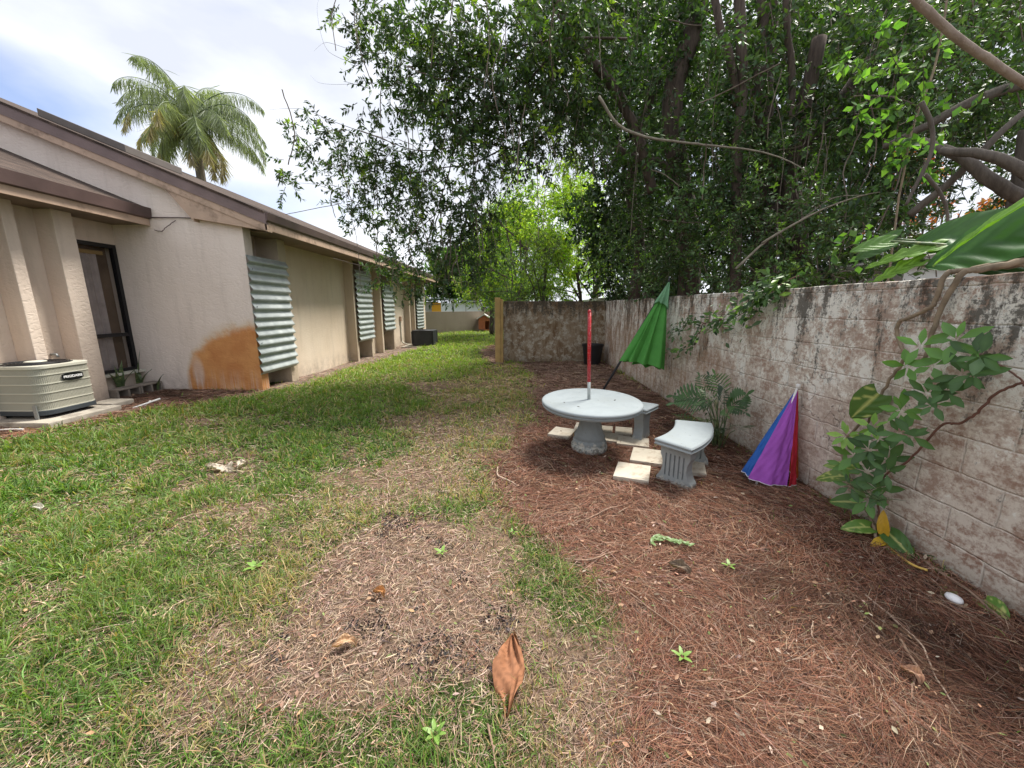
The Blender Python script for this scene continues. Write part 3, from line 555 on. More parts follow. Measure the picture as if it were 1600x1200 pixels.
DATA = json.loads('''{"LEFT":[[-2.77,7.4,6.29,0.39,0.4,0.22],[-2.31,7.4,5.95,0.47,0.53,0.35],[-2.57,7.6,5.69,0.33,0.36,0.23],[-1.77,7.3,5.66,0.49,0.63,0.49],[-2.21,7.2,4.86,0.48,0.45,0.22],[-2.61,7.1,4.77,0.24,0.23,0.12],[-1.62,7.0,4.86,0.41,0.46,0.29],[-3.84,7.8,4.94,0.26,0.25,0.13],[-3.8,7.8,4.57,0.39,0.42,0.26],[-4.32,8,4.13,0.4,0.38,0.19],[-4.42,8,3.75,0.35,0.31,0.13],[-3.43,7.8,4.67,0.45,0.46,0.26],[-3.09,7.6,4.17,0.57,0.58,0.32],[-2.43,7.4,4.2,0.43,0.52,0.37],[-2.89,7.6,3.69,0.57,0.54,0.25],[-2.1,7.3,3.7,0.61,0.67,0.43],[-3.19,7.8,3.3,0.39,0.35,0.16],[-2.46,7.6,3.19,0.57,0.55,0.28],[-1.59,7.2,3.15,0.54,0.59,0.36],[-1.23,7.0,4.39,0.53,0.68,0.53],[-1.98,7.5,2.55,0.56,0.57,0.31],[-2.58,7.8,2.36,0.39,0.41,0.23],[-2.67,8.0,2.01,0.29,0.31,0.19],[-1.97,7.8,1.99,0.52,0.49,0.23],[-1.29,7.6,2.45,0.51,0.58,0.38],[-1.16,6.8,5.11,0.57,0.7,0.51],[-0.73,6.6,5.5,0.55,0.68,0.49],[-0.55,6.6,4.75,0.55,0.71,0.55],[-0.48,6.8,4.02,0.57,0.66,0.45],[-0.85,7.2,3.47,0.48,0.62,0.48],[-1.12,7.4,2.98,0.43,0.6,0.49],[-0.15,6.4,5.3,0.53,0.73,0.59],[-0.06,6.4,4.56,0.53,0.69,0.53],[0.13,6.6,3.95,0.44,0.57,0.44],[-1.67,7.0,6.01,0.58,0.57,0.29],[-0.77,7.8,2.18,0.33,0.46,0.39],[-0.57,7.8,2.71,0.33,0.46,0.39],[-1.05,6.8,5.54,0.62,0.74,0.51],[-0.88,6.8,4.49,0.57,0.66,0.45],[0.32,6.6,5.0,0.55,0.71,0.55],[0.4,6.5,5.59,0.54,0.63,0.43],[0.54,6.8,4.39,0.51,0.63,0.45],[0.94,6.9,5.06,0.57,0.71,0.52],[0.89,6.7,5.63,0.56,0.65,0.45],[1.12,7.2,4.46,0.48,0.59,0.42],[-0.77,7.4,3.09,0.43,0.52,0.37],[-1.55,7.4,3.84,0.49,0.56,0.37],[-2.23,7.2,6.14,0.36,0.39,0.24],[-1.81,7.3,4.9,0.43,0.47,0.3],[-2.37,7.9,2.19,0.46,0.47,0.26],[-1.56,7.7,2.11,0.51,0.48,0.23],[-0.92,7.6,2.45,0.44,0.49,0.32],[-1.97,7.5,2.89,0.5,0.53,0.31],[-2.86,7.7,3.05,0.39,0.37,0.18],[-1.51,8.0,1.76,0.33,0.32,0.16]],"MAIN":[[0.48,8.64,7.25,0.65,0.74,0.5],[0.62,8.0,6.64,0.6,0.68,0.44],[0.62,8.01,6.12,0.43,0.56,0.42],[0.41,7.61,5.45,0.42,0.58,0.47],[0.6,8.62,5.34,0.44,0.59,0.47],[0.2,8.87,4.93,0.47,0.56,0.4],[1.21,8.62,7.13,0.48,0.58,0.42],[0.74,7.22,6.09,0.4,0.51,0.39],[0.72,7.73,5.72,0.43,0.58,0.46],[1.03,7.91,5.46,0.54,0.56,0.33],[1.39,8.31,5.26,0.6,0.61,0.34],[1.74,7.41,6.58,0.46,0.58,0.43],[1.5,8.35,6.54,0.6,0.61,0.34],[1.78,7.38,5.76,0.48,0.61,0.45],[1.6,7.86,5.16,0.44,0.53,0.37],[1.38,7.17,4.72,0.48,0.61,0.45],[1.68,8.68,4.83,0.54,0.63,0.43],[2.95,11.69,4.04,0.57,0.83,0.72],[2.33,7.75,6.56,0.54,0.57,0.33],[2.3,8.18,6.7,0.45,0.56,0.41],[2.74,8.32,5.94,0.5,0.6,0.43],[2.23,7.14,5.0,0.42,0.47,0.31],[2.46,8.4,4.82,0.55,0.64,0.43],[2.09,7.17,4.23,0.5,0.61,0.43],[2.42,8.07,3.66,0.54,0.65,0.45],[3.18,9.52,3.62,0.52,0.66,0.49],[3.0,8.77,2.61,0.66,0.74,0.48],[3.16,9.6,2.42,0.52,0.69,0.53],[2.75,7.63,6.53,0.54,0.59,0.37],[3.0,7.92,6.28,0.45,0.6,0.47],[3.26,8.15,5.92,0.61,0.68,0.42],[3.01,7.96,5.55,0.6,0.65,0.41],[3.09,7.74,4.68,0.4,0.55,0.45],[2.85,7.2,3.99,0.47,0.58,0.42],[2.64,6.48,3.26,0.33,0.43,0.33],[3.16,7.67,3.28,0.5,0.53,0.31],[2.83,7.01,2.61,0.36,0.45,0.33],[2.86,7.4,2.12,0.45,0.53,0.36],[2.71,6.31,5.25,0.37,0.43,0.29],[3.46,7.78,5.97,0.45,0.5,0.32],[3.36,7.23,5.2,0.41,0.52,0.39],[3.49,6.94,4.31,0.49,0.57,0.38],[3.4,7.36,4.27,0.47,0.6,0.46],[3.53,6.81,3.4,0.5,0.5,0.27],[3.41,7.44,3.06,0.38,0.51,0.41],[3.67,6.97,2.53,0.37,0.45,0.33],[4.28,7.91,2.06,0.59,0.66,0.43],[3.54,7.0,6.05,0.41,0.49,0.33],[3.64,6.5,5.5,0.4,0.44,0.28],[3.56,6.58,5.15,0.46,0.55,0.39],[3.36,6.65,4.74,0.5,0.57,0.39],[3.38,6.39,4.29,0.49,0.51,0.3],[4.08,7.21,4.07,0.47,0.57,0.41],[3.6,6.68,3.3,0.42,0.48,0.32],[3.88,6.94,2.97,0.4,0.52,0.4],[3.82,6.51,2.61,0.39,0.51,0.4],[3.77,6.03,1.86,0.42,0.47,0.3],[4.23,7.0,6.15,0.43,0.56,0.43],[4.43,7.43,6.11,0.39,0.48,0.35],[4.64,7.32,5.72,0.49,0.56,0.37],[4.6,7.55,5.07,0.38,0.5,0.39],[4.11,6.46,4.23,0.33,0.44,0.35],[4.12,6.24,3.87,0.44,0.53,0.36],[4.72,7.15,3.75,0.54,0.65,0.45],[4.95,7.36,3.28,0.39,0.52,0.41],[4.28,6.04,2.26,0.33,0.46,0.37],[4.38,6.68,1.87,0.34,0.46,0.36],[4.12,6.44,5.98,0.31,0.38,0.27],[5.02,7.25,5.85,0.37,0.47,0.36],[4.5,6.59,5.1,0.49,0.53,0.32],[4.06,6.03,4.38,0.4,0.46,0.31],[5.02,6.73,4.32,0.37,0.47,0.36],[4.72,6.65,3.76,0.34,0.42,0.3],[4.39,6.03,3.13,0.41,0.48,0.33],[4.25,5.92,2.7,0.3,0.4,0.32],[4.9,6.59,2.25,0.37,0.49,0.39],[4.32,5.86,1.78,0.3,0.43,0.36],[4.32,5.67,5.4,0.43,0.48,0.31],[5.13,6.56,5.65,0.38,0.44,0.3],[4.69,6.14,4.85,0.36,0.41,0.27],[5.58,6.88,4.79,0.41,0.53,0.41],[5.21,6.52,4.21,0.45,0.5,0.32],[4.59,5.92,3.76,0.28,0.42,0.36],[4.52,5.49,2.97,0.33,0.43,0.33],[5.31,6.3,2.87,0.31,0.38,0.27],[5.11,6.24,2.42,0.46,0.47,0.27],[4.88,5.82,1.95,0.32,0.38,0.26],[5.74,6.96,6.35,0.4,0.54,0.43],[5.24,6.11,5.19,0.46,0.47,0.26],[5.6,6.48,5.14,0.44,0.47,0.28],[4.84,5.76,4.46,0.28,0.37,0.28],[5.27,5.77,3.98,0.35,0.4,0.27],[5.06,5.55,3.39,0.3,0.4,0.31],[4.9,5.32,2.47,0.26,0.37,0.31],[5.8,6.3,2.56,0.48,0.53,0.33],[5.08,5.45,1.99,0.4,0.44,0.28],[5.1,5.46,5.3,0.26,0.35,0.27],[5.25,5.91,5.2,0.33,0.37,0.24],[4.99,5.5,4.39,0.34,0.4,0.27],[5.35,5.66,4.39,0.28,0.38,0.3],[6.25,6.43,5.84,0.34,0.4,0.27],[6.21,6.33,5.51,0.45,0.49,0.3],[6.79,6.28,5.7,0.42,0.51,0.36],[6.68,6.17,5.29,0.41,0.52,0.38],[5.74,5.15,4.27,0.37,0.4,0.25],[6.57,5.98,4.1,0.33,0.38,0.25]],"BACK":[[2.34,11.16,9.15,1.12,1.33,0.93],[2.17,12.15,8.71,1.22,1.45,1.01],[2.8,11.56,7.76,1.16,1.38,0.96],[2.28,11.39,6.25,1.14,1.36,0.95],[2.94,10.74,4.96,1.07,1.28,0.89],[2.54,11.42,4.02,1.14,1.36,0.95],[2.85,12.04,3.42,1.2,1.43,1.0],[3.61,12.44,2.16,1.24,1.48,1.04],[3.97,12.13,9.99,1.21,1.45,1.01],[3.96,12.46,9.29,1.25,1.48,1.04],[3.36,11.46,7.36,1.15,1.37,0.96],[4.08,10.93,6.28,1.09,1.3,0.91],[3.78,11.62,5.72,1.16,1.39,0.97],[3.75,10.98,4.05,1.1,1.31,0.92],[4.31,12.46,3.66,1.25,1.49,1.04],[4.74,11.74,1.83,1.17,1.4,0.98],[5.06,12.16,9.98,1.22,1.45,1.01],[4.91,11.94,7.95,1.19,1.42,0.99],[5.86,12.09,6.94,1.21,1.44,1.01],[5.44,12.23,5.52,1.22,1.46,1.02],[5.43,11.25,4.07,1.13,1.34,0.94],[5.05,11.67,3.29,1.17,1.39,0.97],[5.1,11.13,2.21,1.11,1.33,0.93],[6.32,11.91,8.62,1.19,1.42,0.99],[6.63,12.13,7.36,1.21,1.45,1.01],[7.12,11.84,6.43,1.18,1.41,0.99],[6.5,11.23,5.1,1.12,1.34,0.94],[6.86,11.54,4.23,1.15,1.38,0.96],[6.11,10.67,3.48,1.07,1.27,0.89],[7.16,12.02,2.09,1.2,1.43,1.0],[8.06,12.36,9.97,1.24,1.47,1.03],[6.71,10.64,7.7,1.06,1.27,0.89],[8.48,12.41,7.74,1.24,1.48,1.03],[8.64,12.18,6.57,1.22,1.45,1.01],[7.73,10.92,5.14,1.09,1.3,0.91],[7.74,10.98,3.92,1.1,1.31,0.91],[8.56,11.29,3.2,1.13,1.35,0.94],[7.38,10.86,2.19,1.09,1.29,0.9],[9.33,12.32,9.5,1.23,1.47,1.03],[8.17,10.72,7.95,1.07,1.28,0.89],[9.37,11.93,7.58,1.19,1.42,0.99],[8.48,10.93,5.9,1.09,1.3,0.91],[9.14,11.74,5.69,1.17,1.4,0.98],[9.95,11.77,4.71,1.18,1.4,0.98],[9.05,10.63,3.35,1.06,1.27,0.89],[10.52,12.26,1.86,1.23,1.46,1.02],[9.79,11.35,9.19,1.14,1.35,0.95],[9.63,11.1,7.82,1.11,1.32,0.93],[10.68,12.43,7.79,1.24,1.48,1.04],[9.22,10.73,6.43,1.07,1.28,0.89],[10.46,11.69,4.67,1.17,1.39,0.97],[11.82,12.41,9.6,1.24,1.48,1.03],[11.96,12.18,6.55,1.22,1.45,1.02],[13.07,12.13,9.48,1.21,1.45,1.01],[13.35,11.75,7.17,1.18,1.4,0.98],[12.28,10.71,6.35,1.07,1.28,0.89]],"LOW":[[2.16,8.6,2.83,0.43,0.65,0.57],[2.21,7.8,3.62,0.45,0.55,0.39],[2.61,8.0,2.25,0.47,0.52,0.33],[2.77,7.2,2.61,0.54,0.62,0.42],[2.93,7.2,2.07,0.36,0.37,0.22],[3.08,6.4,2.3,0.48,0.55,0.37],[3.21,6.0,2.78,0.45,0.52,0.35],[3.28,5.8,1.95,0.39,0.39,0.21],[3.42,5.4,2.41,0.41,0.47,0.32],[3.51,5.2,1.99,0.3,0.32,0.19],[3.67,5,2.64,0.38,0.43,0.29],[2.36,7.8,3.06,0.52,0.59,0.39],[2.91,6.6,3.01,0.49,0.54,0.33],[3.3,5.2,2.91,0.43,0.48,0.3],[3.38,4.6,2.07,0.21,0.24,0.15],[3.49,4.2,1.96,0.18,0.19,0.11],[2.69,5.7,1.86,0.33,0.33,0.17],[3.1,5.3,1.77,0.31,0.29,0.14],[3.48,4.9,1.87,0.29,0.28,0.15],[2.47,7.0,1.85,0.35,0.35,0.19],[2.3,8.2,1.95,0.34,0.38,0.25],[3.78,4.6,2.21,0.27,0.32,0.23],[3.18,6.6,3.29,0.55,0.61,0.38],[3.51,6.2,3.62,0.52,0.57,0.36]],"LIGHT":[[3.04,3.6,3.39,0.27,0.26,0.13],[3.18,3.6,2.97,0.19,0.24,0.18],[3.09,3.7,3.21,0.15,0.2,0.15],[3.33,3.6,2.72,0.17,0.21,0.16],[3.18,3.7,2.86,0.15,0.18,0.12],[3.31,3.6,3.35,0.18,0.23,0.18],[2.96,3.8,3.69,0.22,0.21,0.1],[3.4,3.7,3.68,0.18,0.24,0.18],[2.99,3.6,2.21,0.13,0.13,0.07],[3.66,3.7,3.06,0.12,0.16,0.12]],"LIMB":{"T":[[[[3.66,6.6,1.6],[3.52,6.6,3.01],[3.43,6.6,3.94],[3.41,6.6,4.81],[3.24,6.6,5.88],[3.06,6.6,7.02]],0.085],[[[3.37,6.6,4.51],[3.18,6.6,5.15],[2.96,6.6,5.64],[2.77,6.6,6.35]],0.06],[[[4.49,7.2,1.5],[4.3,7.2,3.45],[4.06,7.2,4.92],[4.01,7.2,6.1],[3.72,7.2,7.6]],0.17],[[[4.15,6.9,1.83],[4.32,6.9,3.07],[4.7,6.9,4.04],[5.2,6.9,4.78],[5.81,6.9,5.73]],0.12],[[[4.05,6.4,4.2],[4.02,6.4,4.79],[3.87,6.4,5.35],[3.75,6.4,6.04]],0.05],[[[3.41,7.8,1.5],[3.34,7.8,2.71],[3.01,7.8,4.06],[2.8,7.8,5.22],[3.13,7.8,6.49],[3.14,7.8,7.59]],0.2],[[[2.43,7.4,3.51],[2.15,7.4,4.34],[1.67,7.4,5.13],[0.99,7.4,5.88],[0.45,7.4,6.78]],0.09],[[[3.3,7.8,3.17],[2.77,7.8,4.06],[2.29,7.8,4.17],[1.81,7.8,4.39]],0.07],[[[4.65,6.6,1.5],[4.61,6.6,2.52],[4.34,6.6,3.29],[4.36,6.6,4.2],[4.47,6.6,5.39]],0.12],[[[2.57,8.6,1.64],[2.63,8.6,2.83],[2.37,8.6,3.84],[2.49,8.6,5.03],[2.9,8.6,6.26]],0.12]],"R":[[[[5.13,4.0,2.41],[4.71,4.1,2.66],[4.49,4.3,2.99],[4.35,4.6,3.25]],0.085],[[[4.82,3.8,2.58],[4.47,4.0,2.89],[4.28,4.3,3.05]],0.07],[[[4.37,4.6,2.51],[4.57,4.4,2.81],[4.71,4.2,3.15],[5.1,4.2,3.54]],0.05],[[[5.55,4.6,3.85],[4.93,4.6,3.68],[4.55,4.7,3.48],[4.3,5,3.34]],0.07],[[[3.16,3.4,3.07],[3.28,3.4,2.89],[3.31,3.4,2.7],[3.24,3.4,2.47],[3.19,3.4,2.32]],0.022],[[[3.2,3.3,2.52],[3.34,3.3,2.39],[3.43,3.3,2.25],[3.46,3.3,2.12]],0.018],[[[5.18,4.2,1.5],[5.08,4.2,2.14],[5.09,4.2,2.63],[5.0,4.2,3.21]],0.16]],"G":[[[[1.14,6,4.36],[1.42,6,4.01],[1.8,5.9,3.81],[2.21,5.8,3.71],[2.64,5.6,3.58],[3.04,5.4,3.45],[3.33,5.2,3.27],[3.45,5.0,3.08]],0.028],[[[2.9,4.8,2.24],[3.18,4.7,2.43],[3.44,4.6,2.58],[3.69,4.5,2.67],[3.83,4.4,2.69]],0.018],[[[2.74,5.0,1.97],[3.09,5.0,2.31],[3.45,5.0,2.53],[3.8,5.0,2.78],[4.17,5.0,2.82]],0.02]],"L":[[[[0.91,6.8,5.7],[0.33,6.8,5.1],[-0.27,6.8,4.57],[-0.69,6.9,4.34],[-1.0,7,4.1],[-1.16,7.1,3.69],[-1.42,7.2,3.1],[-1.66,7.4,2.54],[-1.85,7.6,2.1]],0.04],[[[-0.17,7,4.1],[-0.71,7,3.86],[-1.26,7.1,3.82],[-1.84,7.2,3.78],[-2.56,7.4,4.0],[-3.32,7.6,4.23]],0.025],[[[1.69,6.8,5.52],[0.9,6.7,5.47],[0.13,6.6,5.33],[-0.65,6.7,5.23],[-1.48,6.9,5.17],[-2.28,7.1,4.91]],0.035],[[[-0.65,6.7,5.23],[-1.16,6.9,5.69],[-1.79,7.1,6.07],[-2.46,7.3,6.38]],0.02],[[[-1.0,7,4.1],[-1.71,7.2,4.13],[-2.42,7.4,4.41],[-3.27,7.6,4.75],[-3.92,7.8,5.04],[-4.66,7.9,5.07]],0.016],[[[-1.16,7.1,3.69],[-1.89,7.3,3.39],[-2.76,7.5,3.34],[-3.7,7.8,3.75],[-4.53,8,3.87]],0.016],[[[-1.42,7.2,3.1],[-1.97,7.5,2.78],[-2.57,7.8,2.48],[-2.73,8,2.07]],0.014],[[[0.25,7,4.1],[-0.18,7.3,3.49],[-0.55,7.6,2.91],[-0.77,7.8,2.24]],0.022],[[[-1.96,7.2,5.56],[-2.19,7.2,5.19],[-2.87,7.3,5.18],[-3.3,7.3,5.2],[-3.45,7.3,5.31]],0.006],[[[-2.62,7.3,5.64],[-3.03,7.3,5.77],[-3.19,7.3,5.78],[-3.36,7.3,5.67]],0.006],[[[-2.63,7.3,5.48],[-2.95,7.3,5.57],[-3.17,7.3,5.74],[-3.25,7.3,6.21],[-3.18,7.3,6.48]],0.006]],"D":[[[[2.11,2.6,3.34],[2.32,2.6,3.19],[2.57,2.6,3.02],[2.83,2.6,2.88],[3.17,2.6,2.71]],0.022]]},"VINE1":[[2.42,2.26,1.68],[2.42,2.29,1.54],[2.42,2.32,1.49],[2.42,2.48,1.4],[2.42,2.46,1.3],[2.42,2.4,1.19],[2.42,2.46,1.05],[2.42,2.52,0.87],[2.42,2.57,0.7]],"VINE2":[[2.42,2.18,1.68],[2.42,2.25,1.5],[2.42,2.27,1.32],[2.42,2.28,1.2]],"BR":[[2.36,1.77,1.16],[2.36,1.86,1.09],[2.36,1.91,0.99],[2.36,1.98,0.9],[2.36,2.07,0.85],[2.36,2.19,0.6],[2.36,2.32,0.43],[2.36,2.32,0.23],[2.36,2.22,0.02]],"BR2":[[2.36,1.77,1.14],[2.36,1.8,1.18],[2.36,1.94,1.25],[2.36,2.0,1.26]]}''')
# ================================================================ camera, sky, sun
cam_d = bpy.data.cameras.new('camera'); cam = bpy.data.objects.new('camera', cam_d); COL.objects.link(cam)
cam_d.sensor_width = 36.; cam_d.lens = 600/1600*36.; cam_d.clip_start = .05; cam_d.clip_end = 2000.
pitch = math.atan(.2); yaw = math.atan(6/600*math.cos(pitch))
cam.location = (0, 0, 1.5); cam.rotation_euler = (PI/2-pitch, 0, yaw)
scene.camera = cam
W = bpy.data.worlds.new('World'); scene.world = W; W.use_nodes = True
nt = W.node_tree; nt.nodes.clear()
wo = N(nt, 'ShaderNodeOutputWorld'); bg = N(nt, 'ShaderNodeBackground'); LK(nt, bg.outputs[0], wo.inputs[0])
SUN_EL, SUN_AZ = 60., 50.        # elevation; azimuth from +Y towards +X
sky = N(nt, 'ShaderNodeTexSky'); sky.sky_type = 'NISHITA'; sky.sun_disc = False
sky.sun_elevation = R(SUN_EL); sky.sun_rotation = R(SUN_AZ); sky.air_density = 1.; sky.dust_density = 1.2; sky.ozone_density = 1.5
tc = N(nt, 'ShaderNodeTexCoord')
mp = N(nt, 'ShaderNodeMapping'); mp.inputs['Scale'].default_value = (1., 1., 2.2); LK(nt, tc.outputs['Generated'], mp.inputs[0])
mp.inputs['Location'].default_value = (.35, .1, .2)
cn = N(nt, 'ShaderNodeTexNoise'); cn.inputs['Scale'].default_value = 1.7; cn.inputs['Detail'].default_value = 8; cn.inputs['Roughness'].default_value = .5; cn.inputs['Distortion'].default_value = .3
LK(nt, mp.outputs[0], cn.inputs['Vector'])
# clouds: a high sheet that opens to blue in two low bands over the house
sx = N(nt, 'ShaderNodeSeparateXYZ'); LK(nt, tc.outputs['Generated'], sx.inputs[0])
def blob(x, y, z, r0, r1):
    d = N(nt, 'ShaderNodeVectorMath', operation='DISTANCE'); 
    s = N(nt, 'ShaderNodeVectorMath', operation='MULTIPLY'); s.inputs[1].default_value = (1., 1., 2.3)
    LK(nt, tc.outputs['Generated'], s.inputs[0]); LK(nt, s.outputs[0], d.inputs[0]); d.inputs[1].default_value = (x, y, z*2.3)
    m = N(nt, 'ShaderNodeMapRange'); m.interpolation_type = 'SMOOTHSTEP'; m.inputs[1].default_value = r1; m.inputs[2].default_value = r0
    LK(nt, d.outputs['Value'], m.inputs[0]); return m.outputs[0]
hole = math_(nt, 'MAXIMUM', blob(-.76, .55, .29, .02, .36), blob(-.50, .83, .19, .02, .34))
cf = math_(nt, 'SUBTRACT', math_(nt, 'ADD', cn.outputs['Fac'], .17), math_(nt, 'MULTIPLY', hole, .36))
cover = ramp(nt, cf, [(.36, 0.), (.60, 1.)])
cn2 = N(nt, 'ShaderNodeTexNoise'); cn2.inputs['Scale'].default_value = 3.; cn2.inputs['Detail'].default_value = 7; LK(nt, mp.outputs[0], cn2.inputs['Vector'])
cloudc = ramp(nt, cn2.outputs['Fac'], [(.36, (3.7, 3.9, 4.4)), (.66, (5.5, 5.65, 5.95))])
skyb = mix(nt, 1., sky.outputs[0], (1.15, 1.0, 1.0), 'MULTIPLY')
skyc = mix(nt, cover, skyb, cloudc)
LK(nt, skyc, bg.inputs[0]); bg.inputs[1].default_value = .1
sd = bpy.data.lights.new('sun', 'SUN'); so = bpy.data.objects.new('sun', sd); COL.objects.link(so)
sd.energy = 3.2; sd.angle = R(18); sd.color = (1., .95, .86)
dirv = Vector((math.sin(R(SUN_AZ))*math.cos(R(SUN_EL)), math.cos(R(SUN_AZ))*math.cos(R(SUN_EL)), math.sin(R(SUN_EL))))
so.rotation_euler = dirv.to_track_quat('Z', 'Y').to_euler(); so.location = (5, 5, 20)
vs = scene.view_settings; vs.view_transform = 'Standard'; vs.look = 'None'; vs.gamma = 1; vs.exposure = 1.2
scene.render.engine = 'CYCLES'
scene.cycles.max_bounces = 8; scene.cycles.diffuse_bounces = 4; scene.cycles.transparent_max_bounces = 12

# ================================================================ ground
def build_ground():
    xs = np.concatenate([-np.geomspace(300, 8.5, 28), np.arange(-8, 3.2, .05), np.geomspace(3.6, 300, 30)])
    ys = np.concatenate([-np.geomspace(300, 2, 20), np.arange(-1., 4., .04), np.arange(4., 20, .08), np.geomspace(20.3, 400, 34)])
    X, Y = np.meshgrid(xs, ys); nx, ny = len(xs), len(ys)
    x = X.ravel(); y = Y.ravel(); z = gz(x, y)
    acc = np.zeros((len(x), 3))
    for k in range(5):
        ox, oy = RNG.normal(0, .05, 2)
        zz = zones(x+ox, y+oy); g = green_density(x+ox, y+oy, zz)
        acc[:, 0] += np.where((zz == 1) | (zz == 2), 0, g); acc[:, 1] += zz == 1; acc[:, 2] += zz == 2
    acc /= 5
    far = (np.hypot(x, y-5) > 28); acc[far] = (.8, 0, 0)
    me = bpy.data.meshes.new('ground')
    i = np.arange((ny-1)*(nx-1)); r = i//(nx-1); c = i % (nx-1); a = r*nx+c
    F = np.stack([a, a+1, a+nx+1, a+nx], 1)
    me.vertices.add(len(x)); me.vertices.foreach_set('co', np.stack([x, y, z], 1).astype(np.float32).ravel())
    me.loops.add(F.size); me.loops.foreach_set('vertex_index', F.astype(np.int32).ravel())
    me.polygons.add(len(F)); me.polygons.foreach_set('loop_start', np.arange(0, F.size, 4, dtype=np.int32))
    me.update(calc_edges=True)
    at = me.color_attributes.new('Mask', 'FLOAT_COLOR', 'POINT')
    at.data.foreach_set('color', np.concatenate([acc, np.ones((len(x), 1))], 1).astype(np.float32).ravel())
    me.polygons.foreach_set('use_smooth', [True]*len(F))
    o = link('ground', me, M['ground']); tag(o, kind='structure')
build_ground()

def scatter(bands):
    """bands of (y0, y1, density per square metre): points inside the view wedge"""
    xs, ys = [], []
    for y0, y1, d in bands:
        xl = max(-8.2, -1.5*y1-.6); xr = min(2.46, 1.5*y1+.6)
        n = int((xr-xl)*(y1-y0)*d)
        x = RNG.uniform(xl, xr, n); y = RNG.uniform(y0, y1, n)
        k = (x > -1.45*y-.75) & (x < 1.45*y+.6) & ~((x < -4.86) & (y > 6.85)) & ~((x < -6.8) & (y > 2)) & ~((x > 2.44) & (y < 10.8))
        xs.append(x[k]); ys.append(y[k])
    return np.concatenate(xs), np.concatenate(ys)
def strands(name, x, y, z0, L, W_, az, el, curl, col, mat, label=None, cat=None):
    """thin bent blades: five vertices, three triangles each"""
    n = len(x); d = np.stack([np.cos(az), np.sin(az)], 1); s = np.stack([-d[:, 1], d[:, 0]], 1)
    b = np.stack([x, y, z0], 1)
    def pt(t, lift):
        h = L*t*np.cos(el); v = L*t*np.sin(el)*lift
        q = b.copy(); q[:, 0] += d[:, 0]*h+s[:, 0]*curl*t*t*L; q[:, 1] += d[:, 1]*h+s[:, 1]*curl*t*t*L; q[:, 2] += v; return q
    sw = np.concatenate([s*W_[:, None]/2, np.zeros((n, 1))], 1)
    tilt = RNG.uniform(-.5, .5, n)*W_; sw[:, 2] = tilt
    m_ = pt(.55, 1.15); t_ = pt(1., .82)
    V = np.stack([b-sw, b+sw, m_-sw*.85, m_+sw*.85, t_], 1).reshape(-1, 3)
    k = np.arange(n)[:, None]*5
    T = np.concatenate([k+np.array([0, 1, 3]), k+np.array([0, 3, 2]), k+np.array([2, 3, 4])], 0)
    C = np.repeat(col, 5, 0)
    o = np_tris(name, V, T, C, mat)
    tag(o, label, cat, kind='stuff'); return o
def pal(n, cols, jitter=.18):
    c = np.array(cols)[RNG.integers(0, len(cols), n)]
    return np.clip(c*(1+RNG.normal(0, jitter, (n, 1)))*(1+RNG.normal(0, .05, (n, 3))), .004, .95)

# lawn
x, y = scatter([(.45, 1.2, 12000), (1.2, 2, 9500), (2, 3, 6500), (3, 4.5, 3900), (4.5, 7, 2000), (7, 11, 750), (11, 17, 330), (17, 25, 150)])
z = zones(x, y)
def soft_green(x, y, n=5, s=.09):
    a = 0
    for _ in range(n):
        ox, oy = RNG.normal(0, s, len(x)), RNG.normal(0, s, len(x)); a = a+green_density(x+ox, y+oy, zones(x+ox, y+oy))
    return a/n
g = soft_green(x, y); k = RNG.random(len(x)) < g
x, y, z, g = x[k], y[k], z[k], g[k]; n = len(x)
dist = np.hypot(x, y)+.5
tuft = np.clip((vnoise(x, y, 7., 44, 2)-.42)*5, 0, 1)
L = RNG.uniform(.028, .075, n)*(.75+.65*tuft)*np.clip(.7+g*.5, .6, 1.2)*np.clip(dist*.12+.75, .8, 1.6)
wd = RNG.uniform(.002, .0042, n)*np.clip(dist*.42, .9, 5.)
az = RNG.uniform(0, 2*PI, n)+2*vnoise(x, y, 3., 41, 2)
el = (np.abs(RNG.normal(.5, .35, n))+.35*tuft).clip(.05, 1.4)
base = pal(n, [(.075, .165, .025), (.105, .205, .033), (.15, .26, .045), (.055, .12, .022), (.22, .31, .08), (.13, .22, .06)], .28)
yel = np.clip((y-4)/7, 0, 1)[:, None]; tone = np.clip((vnoise(x, y, 1.1, 51, 3)-.42)*3, 0, 1)[:, None]
base = base*(1-yel*.8)+yel*.8*np.array([[.27, .38, .045]])*RNG.uniform(.7, 1.25, (n, 1))  # far blades yellower, and painted brighter to stand for sunlight there
base = base*(1-tone*.25)+np.array([[.20, .22, .07]])*tone*.25
dry = ((RNG.random(n) < np.where(z == 4, .5, .15+.15*(g < .5))))[:, None]
base = np.where(dry, pal(n, [(.40, .29, .15), (.34, .26, .12), (.46, .38, .2)], .15), base)
strands('grass', x, y, gz(x, y)-.003, L, wd, az, el, RNG.normal(0, .35, n), base, M['grass'],
        'green lawn grass thinning to tan across the yard between house and wall', 'grass')
print('grass', n)
